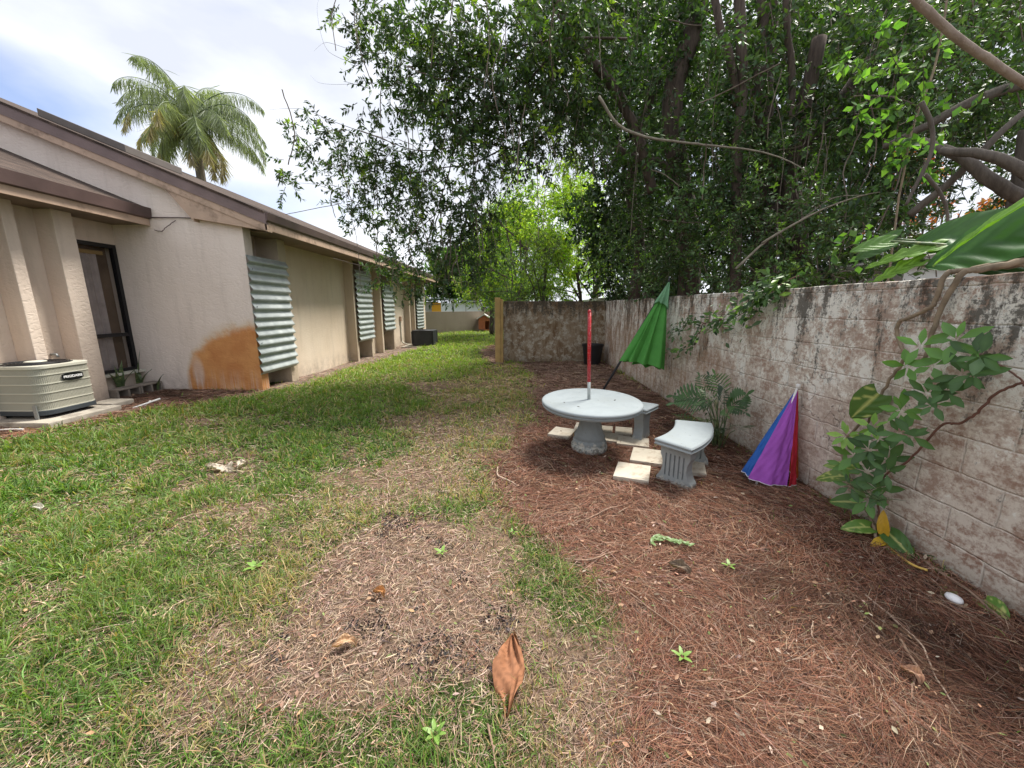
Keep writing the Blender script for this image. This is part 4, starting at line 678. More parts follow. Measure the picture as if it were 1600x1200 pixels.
# dead straw over the thin and bare parts and under the lawn
x, y = scatter([(.45, 1.2, 9000), (1.2, 2, 7000), (2, 3, 4800), (3, 4.5, 2600), (4.5, 7, 1200), (7, 11, 600)])
z = zones(x+RNG.normal(0, .14, len(x)), y+RNG.normal(0, .14, len(x))); pr = np.select([z == 0, z == 3, z == 4], [.45, 1., .9], 0.)
k = (RNG.random(len(x)) < pr); x, y, z = x[k], y[k], z[k]; n = len(x); dist = np.hypot(x, y)+.5
straw = pal(n, [(.42, .30, .215), (.33, .23, .17), (.24, .155, .115), (.50, .39, .29), (.30, .20, .165), (.12, .08, .065)], .2)
yy = np.clip((y-4.5)/3, 0, 1)[:, None]; straw = straw*(1-.6*yy)+.6*yy*np.array([[.46, .36, .15]])
strands('straw', x, y, gz(x, y)+RNG.uniform(0, .008, n), RNG.uniform(.02, .075, n)*np.clip(dist*.15+.7, .8, 1.6), RNG.uniform(.0015, .0035, n)*np.clip(dist*.42, .9, 4),
        RNG.uniform(0, 2*PI, n), np.abs(RNG.normal(0, .16, n)), RNG.normal(0, .3, n), straw, M['straw'],
        'tan dead grass straw over the bare patch in front', 'dead grass')
# pine needle mulch
x, y = scatter([(.45, 1.2, 16000), (1.2, 2, 13000), (2, 3, 8600), (3, 4.5, 4800), (4.5, 7, 2400), (7, 11, 950), (11, 16, 500)])
z = zones(x, y); e = vnoise(x, y, 4., 61, 3)
near_m = zones(x-.25, y) 
zj = zones(x+RNG.normal(0, .10, len(x)), y+RNG.normal(0, .10, len(x))); pr = np.select([zj == 1, z == 1, z == 2, z == 3, z == 0, z == 4], [1., .8, .22, .07, .02, .04], 0.)
k = RNG.random(len(x)) < pr; x, y, z = x[k], y[k], z[k]; n = len(x); dist = np.hypot(x, y)+.5
swirl = vnoise(x, y, .9, 71, 3)*2*PI*1.3
az = swirl+RNG.normal(0, .75, n)+PI*(RNG.random(n) < .5)
needles = pal(n, [(.215, .090, .054), (.27, .128, .08), (.15, .064, .04), (.34, .20, .135), (.225, .105, .066), (.06, .032, .026), (.38, .27, .20)], .25)
yy = np.clip((y-4.5)/3.5, 0, 1)[:, None]; needles = needles*(1-.7*yy)+.7*yy*pal(n, [(.50, .36, .27), (.40, .27, .2), (.24, .15, .11)], .2)
dk = np.clip((vnoise(x, y, 1.4, 73, 3)-.6)*4, 0, .45)[:, None]; needles = needles*(1-dk)
strands('pine_needle_mulch', x, y, gz(x, y)+RNG.uniform(0, .022, n), RNG.uniform(.05, .17, n)*np.clip(dist*.1+.8, .8, 1.4), RNG.uniform(.0009, .0018, n)*np.clip(dist*.42, .9, 4.5),
        az, RNG.normal(0, .10, n), RNG.normal(0, .28, n), needles, M['straw'],
        'red brown pine needle mulch covering the bed along the block wall', 'mulch')
print('needles', n)

# ---------------------------------------------------------------- leaves
def leaf_mesh(name, P, D, U, L, Wd, C, mat, parent=None, fold=.18, droop=.12, wide=.42, tipc=None, lite=False):
    """ovate leaves folded along the midrib: base, left, midrib, right, tip"""
    n = len(P); D = D/np.linalg.norm(D, axis=1, keepdims=True)
    S = np.cross(D, U); S /= np.maximum(np.linalg.norm(S, axis=1, keepdims=True), 1e-6); Nn = np.cross(S, D)
    L = np.asarray(L)[:, None]; Wd = np.asarray(Wd)[:, None]
    mid = P+D*L*wide-Nn*Wd*fold; l = P+D*L*wide+S*Wd/2; r = P+D*L*wide-S*Wd/2
    if lite:
        t = P+D*L-Nn*L*droop; V = np.stack([P, l, mid, r, t], 1).reshape(-1, 3); k = np.arange(n)[:, None]*5
        T = np.concatenate([k+np.array(q) for q in ([0, 2, 1], [0, 3, 2], [1, 2, 4], [2, 3, 4])], 0)
        return np_tris(name, V, T, np.repeat(C, 5, 0), mat, parent)
    l2 = P+D*L*(wide+.33)+S*Wd*.33-Nn*L*droop*.5; r2 = P+D*L*(wide+.33)-S*Wd*.33-Nn*L*droop*.5
    t = P+D*L-Nn*L*droop
    V = np.stack([P, l, mid, r, l2, r2, t], 1).reshape(-1, 3)
    k = np.arange(n)[:, None]*7
    T = np.concatenate([k+np.array(q) for q in ([0, 2, 1], [0, 3, 2], [1, 2, 4], [2, 6, 4], [2, 5, 6], [2, 3, 5])], 0)
    C7 = np.repeat(C[:, None, :], 7, 1)
    if tipc is not None: C7[:, 2] = C7[:, 2]*.7+np.array(tipc)*.3
    return np_tris(name, V, T, C7.reshape(-1, 3), mat, parent)
def rand_dirs(n, up=0.):
    d = RNG.normal(0, 1, (n, 3)); d[:, 2] += up; return d/np.linalg.norm(d, axis=1, keepdims=True)
def tris_tubes(A, B, r0, r1):
    """three-sided twigs"""
    n = len(A); D = B-A; D /= np.maximum(np.linalg.norm(D, axis=1, keepdims=True), 1e-6)
    u = np.cross(D, rand_dirs(n)); u /= np.maximum(np.linalg.norm(u, axis=1, keepdims=True), 1e-6); w = np.cross(D, u)
    vs = []
    for Pt, r in ((A, r0), (B, r1)):
        for j in range(3):
            a = 2*PI*j/3; vs.append(Pt+(u*math.cos(a)+w*math.sin(a))*np.asarray(r).reshape(-1, 1))
    V = np.stack(vs, 1).reshape(-1, 3); k = np.arange(n)[:, None]*6
    T = np.concatenate([k+np.array(q) for j in range(3) for q in ([j, (j+1) % 3, 3+(j+1) % 3], [j, 3+(j+1) % 3, 3+j])], 0)
    return V, T
def crown(parent, clumps, tw_per_m3=9., leaves=11, leaf=(.045, .075), wr=.42, tw=(.22, .5), cols=None, droop_dir=-.15, mat='leaf',
          twig_r=.0025, shell=.75, twig_col=(.10, .075, .055), jit=.25, new=None, newp=0., name='crown', out_b=.6):
    """twigs through each clump's volume, each carrying alternate leaves"""
    A = []; Dd = []; 
    for (cx_, cy_, cz_, rx, ry, rz) in clumps:
        vol = 4.2*rx*ry*rz; n = max(3, int(vol*tw_per_m3))
        q = rand_dirs(n)*(RNG.random((n, 1))**(1/3.)*(.35+shell*.65)); q *= 1+RNG.normal(0, .12, (n, 1))
        p = q*np.array([[rx, ry, rz]])+np.array([[cx_, cy_, cz_]])
        d = q*out_b+rand_dirs(n)*.7; d[:, 2] += droop_dir
        A.append(p); Dd.append(d/np.linalg.norm(d, axis=1, keepdims=True))
    ct = np.concatenate([np.full(len(a), RNG.normal(0, .24)) for a in A]); A = np.concatenate(A); D = np.concatenate(Dd); n = len(A)
    Lt = RNG.uniform(tw[0], tw[1], n); 
    B = A+D*Lt[:, None]; B[:, 2] -= Lt*.12
    V, T = tris_tubes(A, B, np.full(n, twig_r*1.5), np.full(n, twig_r*.5))
    o = np_tris('twigs', V, T, np.tile(np.array([twig_col]), (len(V), 1)), M['straw'], parent); o['kind'] = 'stuff'
    Ps, Ds = [], []
    for j in range(leaves):
        t = (j+.6+RNG.uniform(-.3, .3, n))/leaves; t = .12+.88*t
        P = A+(B-A)*t[:, None]
        side = np.cross(D, rand_dirs(n)); side /= np.maximum(np.linalg.norm(side, axis=1, keepdims=True), 1e-6)
        d = D*.55+side*.85; d[:, 2] -= .12
        Ps.append(P); Ds.append(d)
    P = np.concatenate(Ps); Dl = np.concatenate(Ds); m = len(P)
    U = rand_dirs(m, 1.1)
    Ls = RNG.uniform(leaf[0], leaf[1], m)
    tone = np.repeat((RNG.normal(0, jit*.6, n)+ct).clip(-.6, .7)[None, :], leaves, 0).reshape(-1)[:, None]
    C = pal(m, cols, jit*.6)*(1+tone)
    if new is not None:
        nw = np.tile(RNG.random(n) < newp, leaves); C[nw] = pal(int(nw.sum()), new, .15)
    o = leaf_mesh(name, P, Dl, U, Ls, Ls*wr, np.clip(C, .004, .9), M[mat], parent, lite=True)
    return m
def limbs(parent, items, name, mat, n=6, jit=.012, seg=10, taper=.55):
    for pts, r in items:
        p = smooth_path(pts, n, min(jit, r*.07)); m = len(p)
        MB().tube(p, [r*(1-(1-taper)*i/(m-1)) for i in range(m)], seg).build(name, M[mat], parent, smooth=True)
def settle(e):
    for c in [o for o in bpy.data.objects if o.parent is e]: c.location = c.location - e.location
# ================================================================ house
house = empty('house', (-6.0, 7.0, 0), 0, 'pink beige stucco house with brown shingle roof and metal shutters', 'house')
SL = .41
def rz(X): return 3.05+SL*(-4.14-X)
# gable wall facing the camera
MB().prism([(-4.64, -.25), (-4.64, 3.18), (-12.9, rz(-12.9)-.12), (-12.9, -.25)], 6.85, 7.05, 'y').build('gable_wall', M['stucco_spray'], house)
# side wall: stucco panels between the window bays
panels = [(8.05, 11.2), (12.5, 13.4), (14.8, 17.0), (17.15, 17.85), (19.5, 21.)]
bays = [(7.05, 7.8), (11.34, 12.36), (13.54, 14.66), (18.0, 19.35)]
w = MB()
for a, b_ in panels: w.box((-5.08, a, -.3), (-4.88, b_, 3.02))
w.build('side_wall', M['stucco_side'], house)
fins = [(7.8, 8.05), (11.2, 11.34), (12.36, 12.5), (13.4, 13.54), (14.66, 14.8), (17.0, 17.15), (17.85, 18.0), (19.35, 19.5)]
for a, b_ in fins:
    MB().box((-5.09, a, -.3), (-4.64, b_, 3.0)).build('pilaster', M['fin'], house, bevel=.012)
for i, (a, b_) in enumerate(bays):
    lo = (.28, .46, .5, .45)[i]
    MB().box((-5.4, a, -.3), (-5.07, b_, lo)).build('bay_wall', M['fin'], house)
    MB().box((-5.07, a, lo-.06), (-4.98, b_, lo)).build('window_sill', M['concrete'], house, bevel=.006)
    MB().box((-5.4, a, 2.46), (-5.07, b_, 3.0)).build('lintel_wall', M['stucco'], house)
    f = MB()
    f.box((-5.3, a, lo), (-5.24, a+.05, 2.46)).box((-5.3, b_-.05, lo), (-5.24, b_, 2.46)).box((-5.3, a+.05, 2.40), (-5.24, b_-.05, 2.46)).box((-5.3, a+.05, 1.3), (-5.24, b_-.05, 1.35))
    win = f.build('window', M['black_frame'], house)
    MB().box((-5.29, a+.05, lo), (-5.27, b_-.05, 2.40)).build('pane', M['glass'], win)
    MB().box((-5.42, a-.02, lo-.05), (-5.40, b_+.02, 2.5)).build('unlit_room_sheet', M['dark_room'], house)  # dark sheet standing in for the unlit room behind the pane
# corrugated storm shutters
def shutter(y0, y1, z0, z1, n):
    m = MB(); pr = []; h = (z1-z0)/n; X = -4.615
    for i in range(n):
        z = z1-i*h
        pr += [(X+.006, z), (X+.012, z-h*.1), (X+.052, z-h*.48), (X+.062, z-h*.60), (X+.060, z-h*.70), (X+.010, z-h*.90)]
    pr += [(X+.006, z1-n*h)]
    t = .003; k = len(pr)
    dz = [0]*k
    vs = [(x, y0, z) for x, z in pr]+[(x, y1, z) for x, z in pr]+[(x-t, y0, z-t*.4) for x, z in pr]+[(x-t, y1, z-t*.4) for x, z in pr]
    fs = []
    for i in range(k-1):
        fs += [(i, i+1, k+i+1, k+i), (2*k+i, 3*k+i, 3*k+i+1, 2*k+i+1), (i, 2*k+i, 2*k+i+1, i+1), (k+i, k+i+1, 3*k+i+1, 3*k+i)]
    m.add(vs, fs); o = m.build('storm_shutter', M['shutter'], house)
    b2 = MB()
    for yy in (y0+.05, y1-.05):
        for i in range(1, n, 4):
            z = z1-i*h-h*.45
            MB().tube([(X+.060, yy, z), (X+.072, yy, z)], .009, 8).build('bolt', M['steel'], o)
shutter(6.80, 7.96, .30, 2.38, 13)
shutter(11.3, 12.5, .5, 2.56, 13)
shutter(13.56, 14.74, .66, 2.3, 10)
shutter(18.05, 19.42, .48, 2.37, 13)
# main roof
def slab(x0, x1, y0, y1, zf, th, name, mat, par, under=None):
    m = MB()
    nx = 24; ny = max(2, int((y1-y0)/.5))
    P = lambda u, v, d=0.: (x0+(x1-x0)*u, y0+(y1-y0)*v, zf(x0+(x1-x0)*u)-d)
    m.prism([(x0, zf(x0)), (x1, zf(x1)), (x1, zf(x1)-th), (x0, zf(x0)-th)], y0, y1, 'y')
    return m.build(name, mat, par)
slab(-4.14, -13., 6.68, 21.3, rz, .035, 'roof', M['shingle'], house)
MB().prism([(-13., rz(-13)), (-20., rz(-13)-SL*7), (-20., rz(-13)-SL*7-.1), (-13., rz(-13)-.1)], 6.68, 21.3, 'y').build('rear_roof', M['shingle'], house)
roofobj = [o for o in bpy.data.objects if o.name == 'roof'][0]
# ragged shingle butts along the rake and the eave
def band(d0, d1, ya, yb, x0=-4.13, x1=-13.): 
    return MB().prism([(x0, rz(x0)-d0), (x1, rz(x1)-d0), (x1, rz(x1)-d1), (x0, rz(x0)-d1)], ya, yb, 'y')
band(.037, .20, 6.70, 6.76).build('rake_board', M['rake_brown'], house)
band(.20, .31, 6.715, 6.85).build('rake_trim', M['eave_tan'], house)
# gutter-like drip edge, fascia and soffit along the eave
MB().prism([(-4.13, 3.03), (-4.085, 3.03), (-4.10, 2.91), (-4.13, 2.88)], 6.70, 21.2, 'y').build('drip_edge', M['eave_brown'], house)
MB().box((-4.16, 6.715, 2.76), (-4.131, 21.2, 2.925)).build('fascia', M['eave_tan'], house)
MB().box((-4.88, 7.06, 2.79), (-4.162, 21.2, 2.81)).build('soffit', M['soffit'], house)
MB().prism([(-5.75, rz(-5.75)-.31), (-4.135, 2.79), (-4.135, 2.745), (-5.35, 2.745+.2), (-5.35, 2.90)], 6.73, 6.85, 'y').build('eave_return', M['eave_tan'], house)
MB().tube(smooth_path([(-6.15, 6.83, 2.98), (-5.7, 6.82, 2.975), (-5.2, 6.82, 2.96), (-4.7, 6.82, 2.93)], 4), .009, 6).build('cable', M['eave_brown'], house, smooth=True)
MB().tube(smooth_path([(-6.12, 6.83, 2.78), (-5.98, 6.81, 2.76), (-5.9, 6.81, 2.82), (-5.72, 6.81, 2.93)], 5, .004), .006, 6).build('cable', M['eave_brown'], house, smooth=True)
# low skylight lying on the slope
sk = MB().prism([(-7.0, rz(-7.)+.002), (-8.45, rz(-8.45)+.002), (-8.45, rz(-8.45)+.13), (-7.0, rz(-7.)+.13)], 7.5, 8.7, 'y').build('skylight', M['solar'], house, bevel=.01)
# service pipe and box on the side wall
MB().tube(smooth_path([(-4.855, 16.3, .95), (-4.85, 16.3, .3), (-4.82, 16.32, .05), (-4.6, 16.2, -.03), (-4.3, 16.0, -.02)], 6), .03, 8).build('conduit', M['ac_cream'], house, smooth=True)
MB().box((-4.879, 16.22, .93), (-4.79, 16.38, 1.12)).build('junction_box', M['eave_tan'], house, bevel=.01)
# wing with the tall window, nearer the camera
def wzf(X): return 3.14+SL*(-6.2-X)
MB().prism([(-6.2, wzf(-6.2)), (-12.8, wzf(-12.8)), (-12.8, wzf(-12.8)-.05), (-6.2, wzf(-6.2)-.05)], -3., 6.845, 'y').build('wing_roof', M['shingle'], house)
MB().prism([(-6.19, 3.12), (-6.13, 3.13), (-6.145, 2.97), (-6.19, 2.955)], -3., 6.84, 'y').build('wing_gutter', M['eave_brown'], house)
MB().box((-6.22, -3., 2.85), (-6.191, 6.84, 2.995)).build('wing_fascia', M['eave_tan'], house)
MB().box((-6.9, -3., 2.87), (-6.222, 6.845, 2.885)).build('wing_soffit', M['soffit'], house)
w = MB()
w.box((-7.05, -3., -.25), (-6.85, 5.9, 2.9)).box((-7.05, 5.9, 2.54), (-6.85, 6.848, 2.9)).box((-7.05, 5.9, -.25), (-6.85, 6.848, .36))
w.build('wing_wall', M['stucco'], house)
for a, b_ in ((5.74, 6.0), (5.17, 5.31), (4.55, 4.72), (2.4, 2.6)):
    MB().box((-6.849, a, -.25), (-6.58, b_, 2.869)).build('wing_pilaster', M['stucco'], house, bevel=.01)
MB().box((-6.855, 6.0, .355), (-6.74, 6.847, .40)).build('window_sill', M['ac_cream'], house, bevel=.006)
f = MB(); a, b_ = 5.9, 6.846
f.box((-6.93, b_-.06, .40), (-6.86, b_, 2.54)).box((-6.93, a, .40), (-6.86, a+.05, 2.54)).box((-6.93, a+.05, 2.48), (-6.86, b_-.06, 2.54)).box((-6.93, a+.05, 1.0), (-6.865, b_-.06, 1.06)).box((-6.93, a+.05, .40), (-6.86, b_-.06, .45))
win = f.build('tall_window', M['black_frame'], house)
MB().box((-6.92, a+.05, .45), (-6.905, b_-.06, 2.48)).build('pane', M['glass_thin'], win)
def cur(u, v):
    y = a+(b_-a)*(u*.74); return (-6.99+.02*math.sin(u*34)+.006*math.sin(u*90), y, .42+2.0*v)
MB().grid(cur, 90, 8).build('curtain', M['curtain'], win, smooth=True)
MB().box((-7.06, a+.0, 2.36), (-6.96, b_-.14, 2.42)).build('curtain_rail', M['wood_post'], win)
MB().box((-7.09, a, .36), (-7.055, b_, 2.54)).build('inner_screen', M['fence_wood'], win)
MB().tube([(-6.84, 5.56, .82), (-6.76, 5.56, .82), (-6.74, 5.56, .78)], .018, 8).build('hose_tap', M['steel'], house, smooth=True)
settle(house)

# ================================================================ block walls
def rough_wall(name, x0, x1, y0, y1, zt, mat, label, cat, axis='y', seed=0):
    m = MB(); L0, L1 = (y0, y1) if axis == 'y' else (x0, x1)
    n = int((L1-L0)/.06); nv = 26
    t0, t1 = (x0, x1) if axis == 'y' else (y0, y1)
    def top(s): return zt+(float(vnoise(np.array([s]), np.array([seed+.5]), 6., 5, 3)[0])-.5)*.022
    rings = []
    for i in range(n+1):
        s = L0+(L1-L0)*i/n; zt_ = top(s); r = []
        for j in range(nv+1):
            z = -.25+(zt_+.25)*j/nv; dn = (float(vnoise(np.array([s]), np.array([z*1.0]), 3.5, 8, 3)[0])-.5)*.012
            r.append((t0+dn, s, z))
        r.append((t0+.012, s, zt_+.006)); r.append((t1, s, zt_)); r.append((t1, s, -.25)); rings.append(r)
    k = len(rings[0]); vs = [p for r in rings for p in r]
    if axis == 'x': vs = [(s, t, z) for t, s, z in vs]
    fs = [(i*k+j, i*k+j+1, (i+1)*k+j+1, (i+1)*k+j) for i in range(n) for j in range(k-1)]
    fs += [tuple(range(k)), tuple(range(n*k, (n+1)*k))[::-1]]
    m.add(vs, fs); o = m.build(name, mat, smooth=False)
    tag(o, label, cat); return o
rough_wall('block_wall', 2.46, 2.66, -2., 10.9, 1.66, M['wall'], 'long weathered block wall with peeling white paint on the right', 'wall', 'y', 1)
rough_wall('block_wall', -.34, 2.455, 10.7, 10.88, 1.655, M['wall_back'], 'short brown stained concrete wall closing the far end behind the pot', 'wall', 'x', 2)
e = empty('gate_post', (-.46, 10.5, 0), 0, 'yellow timber post at the open end of the stained wall', 'post')
m = MB().box((-.56, 10.44, -.2), (-.42, 10.60, 1.75)); m.build('post', M['wood_post'], e, bevel=.006)
MB().box((-.418, 10.46, -.1), (-.345, 10.69, 1.71)).build('side_board', M['wood_post'], e, bevel=.005)
settle(e)
# ================================================================ things far off
m = MB(); m.prism([(-9.5, 18.9), (-2.1, 25.5), (-2.22, 25.65), (-9.62, 19.05)], -.3, 1.24)
tag(m.build('boundary_wall', M['far_wall']), 'plain taupe rendered wall across the far end of the lawn', 'wall')
e = empty('wooden_fence', (-.5, 25.6, 0), 0, 'brown board fence behind the little red kennel', 'fence')
for i in range(22):
    x0 = -2.05+i*.13; MB().box((x0, 25.6, -.1), (x0+.122, 25.62, 1.2+random.uniform(-.02, .02))).build('board', M['fence_wood'], e)
MB().box((-2.05, 25.622, .3), (.8, 25.66, .38)).build('rail', M['fence_wood'], e)
settle(e)
e = empty('kennel', (-2.0, 24.7, 0), 0, 'small terracotta doghouse with pale gabled roof', 'doghouse')
m = MB().box((-2.36, 24.55, .12), (-2.02, 25.2, .78)).box((-2.02, 25.15, .12), (-1.62, 25.2, .78)).box((-2.02, 24.55, .12), (-1.94, 24.6, .78)).box((-1.68, 24.55, .12), (-1.62, 24.6, .78)).box((-1.94, 24.55, .64), (-1.68, 24.6, .78)).box((-1.67, 24.6, .12), (-1.62, 25.15, .78)).box((-2.02, 24.55, .04), (-1.62, 25.2, .12))
m.build('body', M['red_brick_paint'], e)
MB().prism([(-2.46, .74), (-1.99, 1.03), (-1.52, .74), (-1.52, .80), (-1.99, 1.09), (-2.46, .80)], 24.45, 25.3, 'y').build('roof', M['pale_roof'], e)
MB().prism([(-2.36, .782), (-1.99, 1.0), (-1.62, .782)], 24.56, 24.6, 'y').build('gable_board', M['red_brick_paint'], e)
settle(e)
e = empty('outbuilding', (-6.4, 35.5, 0), 0, 'low white outbuilding with an orange door beyond the taupe wall', 'outbuilding')
MB().box((-9.5, 35., -.2), (-7.55, 38., 2.0)).build('stone_wall', M['far_grey'], e)
MB().box((-6.7, 35., -.2), (-3.2, 38., 1.86)).build('white_wall', M['far_white'], e)
MB().box((-7.55, 35.05, -.2), (-6.7, 35.12, 1.9)).build('door', M['orange_door'], e)
MB().box((-7.55, 35.03, 1.72), (-6.7, 35.049, 1.78)).build('door_lintel', M['fence_wood'], e)
for xx in (-5.6, -4.5): MB().box((xx, 34.97, -.1), (xx+.05, 34.999, 1.8)).build('panel_joint', M['far_grey'], e)
MB().prism([(-9.9, 2.02), (-6.6, 2.22), (-2.8, 1.87), (-2.8, 1.97), (-6.6, 2.32), (-9.9, 2.12)], 34.5, 38.4, 'y').build('roof', M['far_roof'], e)
settle(e)

# ================================================================ air conditioner by the window
def rrect(x0, x1, y0, y1, r, n=8):
    p = []
    for cx_, cy_, a0 in ((x1-r, y0+r, -90), (x1-r, y1-r, 0), (x0+r, y1-r, 90), (x0+r, y0+r, 180)):
        for i in range(n+1):
            a = R(a0+90*i/n); p.append((cx_+r*math.cos(a), cy_+r*math.sin(a)))
    return p
def densify(poly, step):
    out = []
    for i, p in enumerate(poly):
        q = poly[(i+1) % len(poly)]; d = math.dist(p, q); k = max(1, int(round(d/step)))
        for j in range(k): out.append((p[0]+(q[0]-p[0])*j/k, p[1]+(q[1]-p[1])*j/k))
    return out
def offset(poly, d):
    cx_ = sum(p[0] for p in poly)/len(poly); cy_ = sum(p[1] for p in poly)/len(poly)
    out = []; n = len(poly)
    for i in range(n):
        a, b2 = poly[i-1], poly[(i+1) % n]; tx, ty = b2[0]-a[0], b2[1]-a[1]; l = math.hypot(tx, ty) or 1
        out.append((poly[i][0]+ty/l*d, poly[i][1]-tx/l*d))
    return out
def cond_pad(x0, x1, y0, y1, z0, z1, label):
    o = MB().box((x0, y0, z0), (x1, y1, z1)).build('concrete_pad', M['concrete'], bevel=.012); tag(o, label, 'concrete pad'); return o
cond_pad(-7.6, -5.80, 4.52, 5.42, -.08, .09, 'worn concrete slab under the cream air conditioner')
tag(MB().box((-6.35, 5.46, -.05), (-5.98, 5.8, .10)).build('concrete_chunk', M['concrete'], bevel=.02), 'small concrete piece lying behind the air conditioner slab', 'concrete piece')
ac = empty('air_conditioner', (-6.33, 5.06, .09), 0, 'cream ribbed outdoor air conditioner with black badge on a slab', 'air conditioner')
x0, x1, y0, y1 = -6.78, -6.01, 4.68, 5.34; z0, z1 = .19, .765
core = densify(rrect(x0, x1, y0, y1, .13), .008)
if len(core) % 2: core.append(core[0])
c2 = offset(core, .0035); rib = [c2[i] if i % 2 else core[i] for i in range(len(core))]
n = len(rib); vs = [(p[0], p[1], z) for z in (z0, z1) for p in rib]
MB().add(vs, [(i, (i+1) % n, n+(i+1) % n, n+i) for i in range(n)]).build('louvered_body', M['ac_grill'], ac)
for k in range(5):
    z = z0+(z1-z0)*(k+.0)/5+ (0 if k else .012)
    o_ = offset(rrect(x0, x1, y0, y1, .13, 10), .009); MB().prism(o_, z-.006, z+.006).build('band', M['ac_cream'], ac)
MB().prism(offset(rrect(x0, x1, y0, y1, .13, 10), .014), z1-.035, z1+.004).build('top_rim', M['ac_cream'], ac, bevel=.004)
fan = MB(); cxx, cyy = (x0+x1)/2, (y0+y1)/2
for r_ in [.06+.035*i for i in range(8)]:
    fan.tube([(cxx+r_*math.cos(2*PI*i/32), cyy+r_*math.sin(2*PI*i/32), z1+.018) for i in range(33)], .004, 5)
for i in range(8):
    a_ = PI*i/4; fan.tube([(cxx+.06*math.cos(a_), cyy+.06*math.sin(a_), z1+.018), (cxx+.33*math.cos(a_), cyy+.33*math.sin(a_), z1+.010)], .005, 5)
MB().lathe([(.33, 0), (.32, .004), (.1, .005)], 40, mod=None).build('fan_opening', M['black_plastic'], ac, loc=Vector((cxx, cyy, z1+.003)))
fan.build('fan_guard', M['black_plastic'], ac)
MB().lathe([(.105, 0), (.1, .012), (.08, .016)], 30).build('fan_cap', M['ac_cream'], ac, smooth=True, loc=Vector((cxx, cyy, z1+.02)))
MB().prism(offset(rrect(x0, x1, y0, y1, .13, 10), .016), z0-.055, z0+.004).build('base_tray', M['ac_base'], ac, bevel=.006)
ft = MB()
for (fx, fy) in ((-6.68, 4.80), (-6.18, 4.80), (-6.18, 5.22), (-6.68, 5.22)): ft.box((fx-.06, fy-.04, .09), (fx+.06, fy+.04, z0-.056))
ft.build('foot', M['black_plastic'], ac)
MB().box((-6.13, 4.655, .092), (-6.085, 4.67, .27)).build('hold_down_strap', M['steel'], ac)
MB().box((-6.72, 4.655, .092), (-6.70, 4.665, .24)).build('hold_down_strap', M['steel'], ac)
bx = x1+.011
def hexa(w, h): return [(-w/2, 0), (-w/2, h*.28), (-w*.22, h*.5), (w*.22, h*.5), (w/2, h*.28), (w/2, -h*.28), (w*.22, -h*.5), (-w*.22, -h*.5), (-w/2, -h*.28)]
by, bz = 5.06, .59
bdg = MB().prism([(by+p[0], bz+p[1]) for p in hexa(.25, .105)], bx, bx+.008, 'x').build('badge', M['black_badge'], ac)
cu = bpy.data.curves.new('lettering', 'FONT'); cu.body = 'FRIGIDAIRE'; cu.size = .042; cu.align_x = 'CENTER'; cu.align_y = 'CENTER'; cu.extrude = .0012; cu.offset = .0012
to = bpy.data.objects.new('lettering', cu); COL.objects.link(to)
dg = bpy.context.evaluated_depsgraph_get(); me = bpy.data.meshes.new_from_object(to.evaluated_get(dg)); bpy.data.objects.remove(to)
xm = max(abs(v.co.x) for v in me.vertices); me.transform(Matrix.Scale(.112/xm, 4, (1, 0, 0)))
lt = link('lettering', me, M['white'], bdg); lt.rotation_euler = (PI/2, 0, PI/2); lt.location = (bx+.0095, by, bz)
settle(ac)
# pvc scraps
tag(MB().tube([(-6.55, 4.40, .03), (-6.02, 4.44, .035)], .013, 8).build('pvc_pipe', M['white_pvc']), 'white pipe scrap lying along the front of the concrete slab', 'pipe')
tag(MB().tube([(-5.72, 5.5, .02), (-5.55, 5.78, .10)], .014, 8).build('pvc_pipe', M['white_pvc']), 'short white pipe scrap leaning by the hollow blocks', 'pipe')
tag(MB().tube([(-5.66, 5.62, .02), (-5.78, 5.85, .05)], .011, 8).build('pvc_pipe', M['white_pvc']), 'white pipe offcut lying under the leaning pipe scrap', 'pipe')
tag(MB().box((-6.25, 4.02, .0), (-5.98, 4.1, .03)).build('pale_board_scrap', M['white_pvc'], bevel=.004), 'pale scrap of board on mulch at the far left lawn edge', 'scrap')
# hollow blocks
def hollow(loc, rot, label):
    m = MB(); L_, H_, D_ = .39, .19, .19; t = .032
    m.box((0, 0, 0), (D_, L_, t)).box((0, 0, H_-t), (D_, L_, H_))
    for a_ in (0, (L_-t)/2, L_-t): m.box((0, a_, t), (D_, a_+t, H_-t))
    o = m.build('hollow_block', M['block_conc'], bevel=.006, seg=1); o.location = loc; o.rotation_euler = (0, 0, rot)
    tag(o, label, 'concrete block'); return o
hollow((-6.66, 6.03, -.005), R(-2), 'hollow concrete block of the pair nearer the air conditioner')
hollow((-6.65, 6.43, -.005), R(-2), 'hollow concrete block of the pair against the gable wall')
tag(MB().box((-6.84, 5.98, -.02), (-6.70, 6.82, .10)).build('planter_curb', M['ac_cream'], bevel=.01), 'low pale curb under the tall window behind the hollow blocks', 'curb')
def blade(h, w_, lean, az_, name='leaf', par=None, tw=.6):
    def P(u, v):
        ww = w_*(.55+.45*math.sin(PI*min(v*1.25, 1)))*(1-v**4) ; s = (u-.5)*ww; a_ = az_+tw*v
        r_ = lean*v*v*h
        return (r_*math.cos(az_)-s*math.sin(a_), r_*math.sin(az_)+s*math.cos(a_), h*v*(1-.2*lean*v)+abs(u-.5)*w_*.25)
    m = MB(); m.grid(P, 4, 14); return m.build(name, M['snake'], par, smooth=True)
M['snake'] = simple('striped_sword_leaf', (.085, .13, .055), .45, var=.4, vs=30, dirt=(.3, .32, .12), dirts=18.)
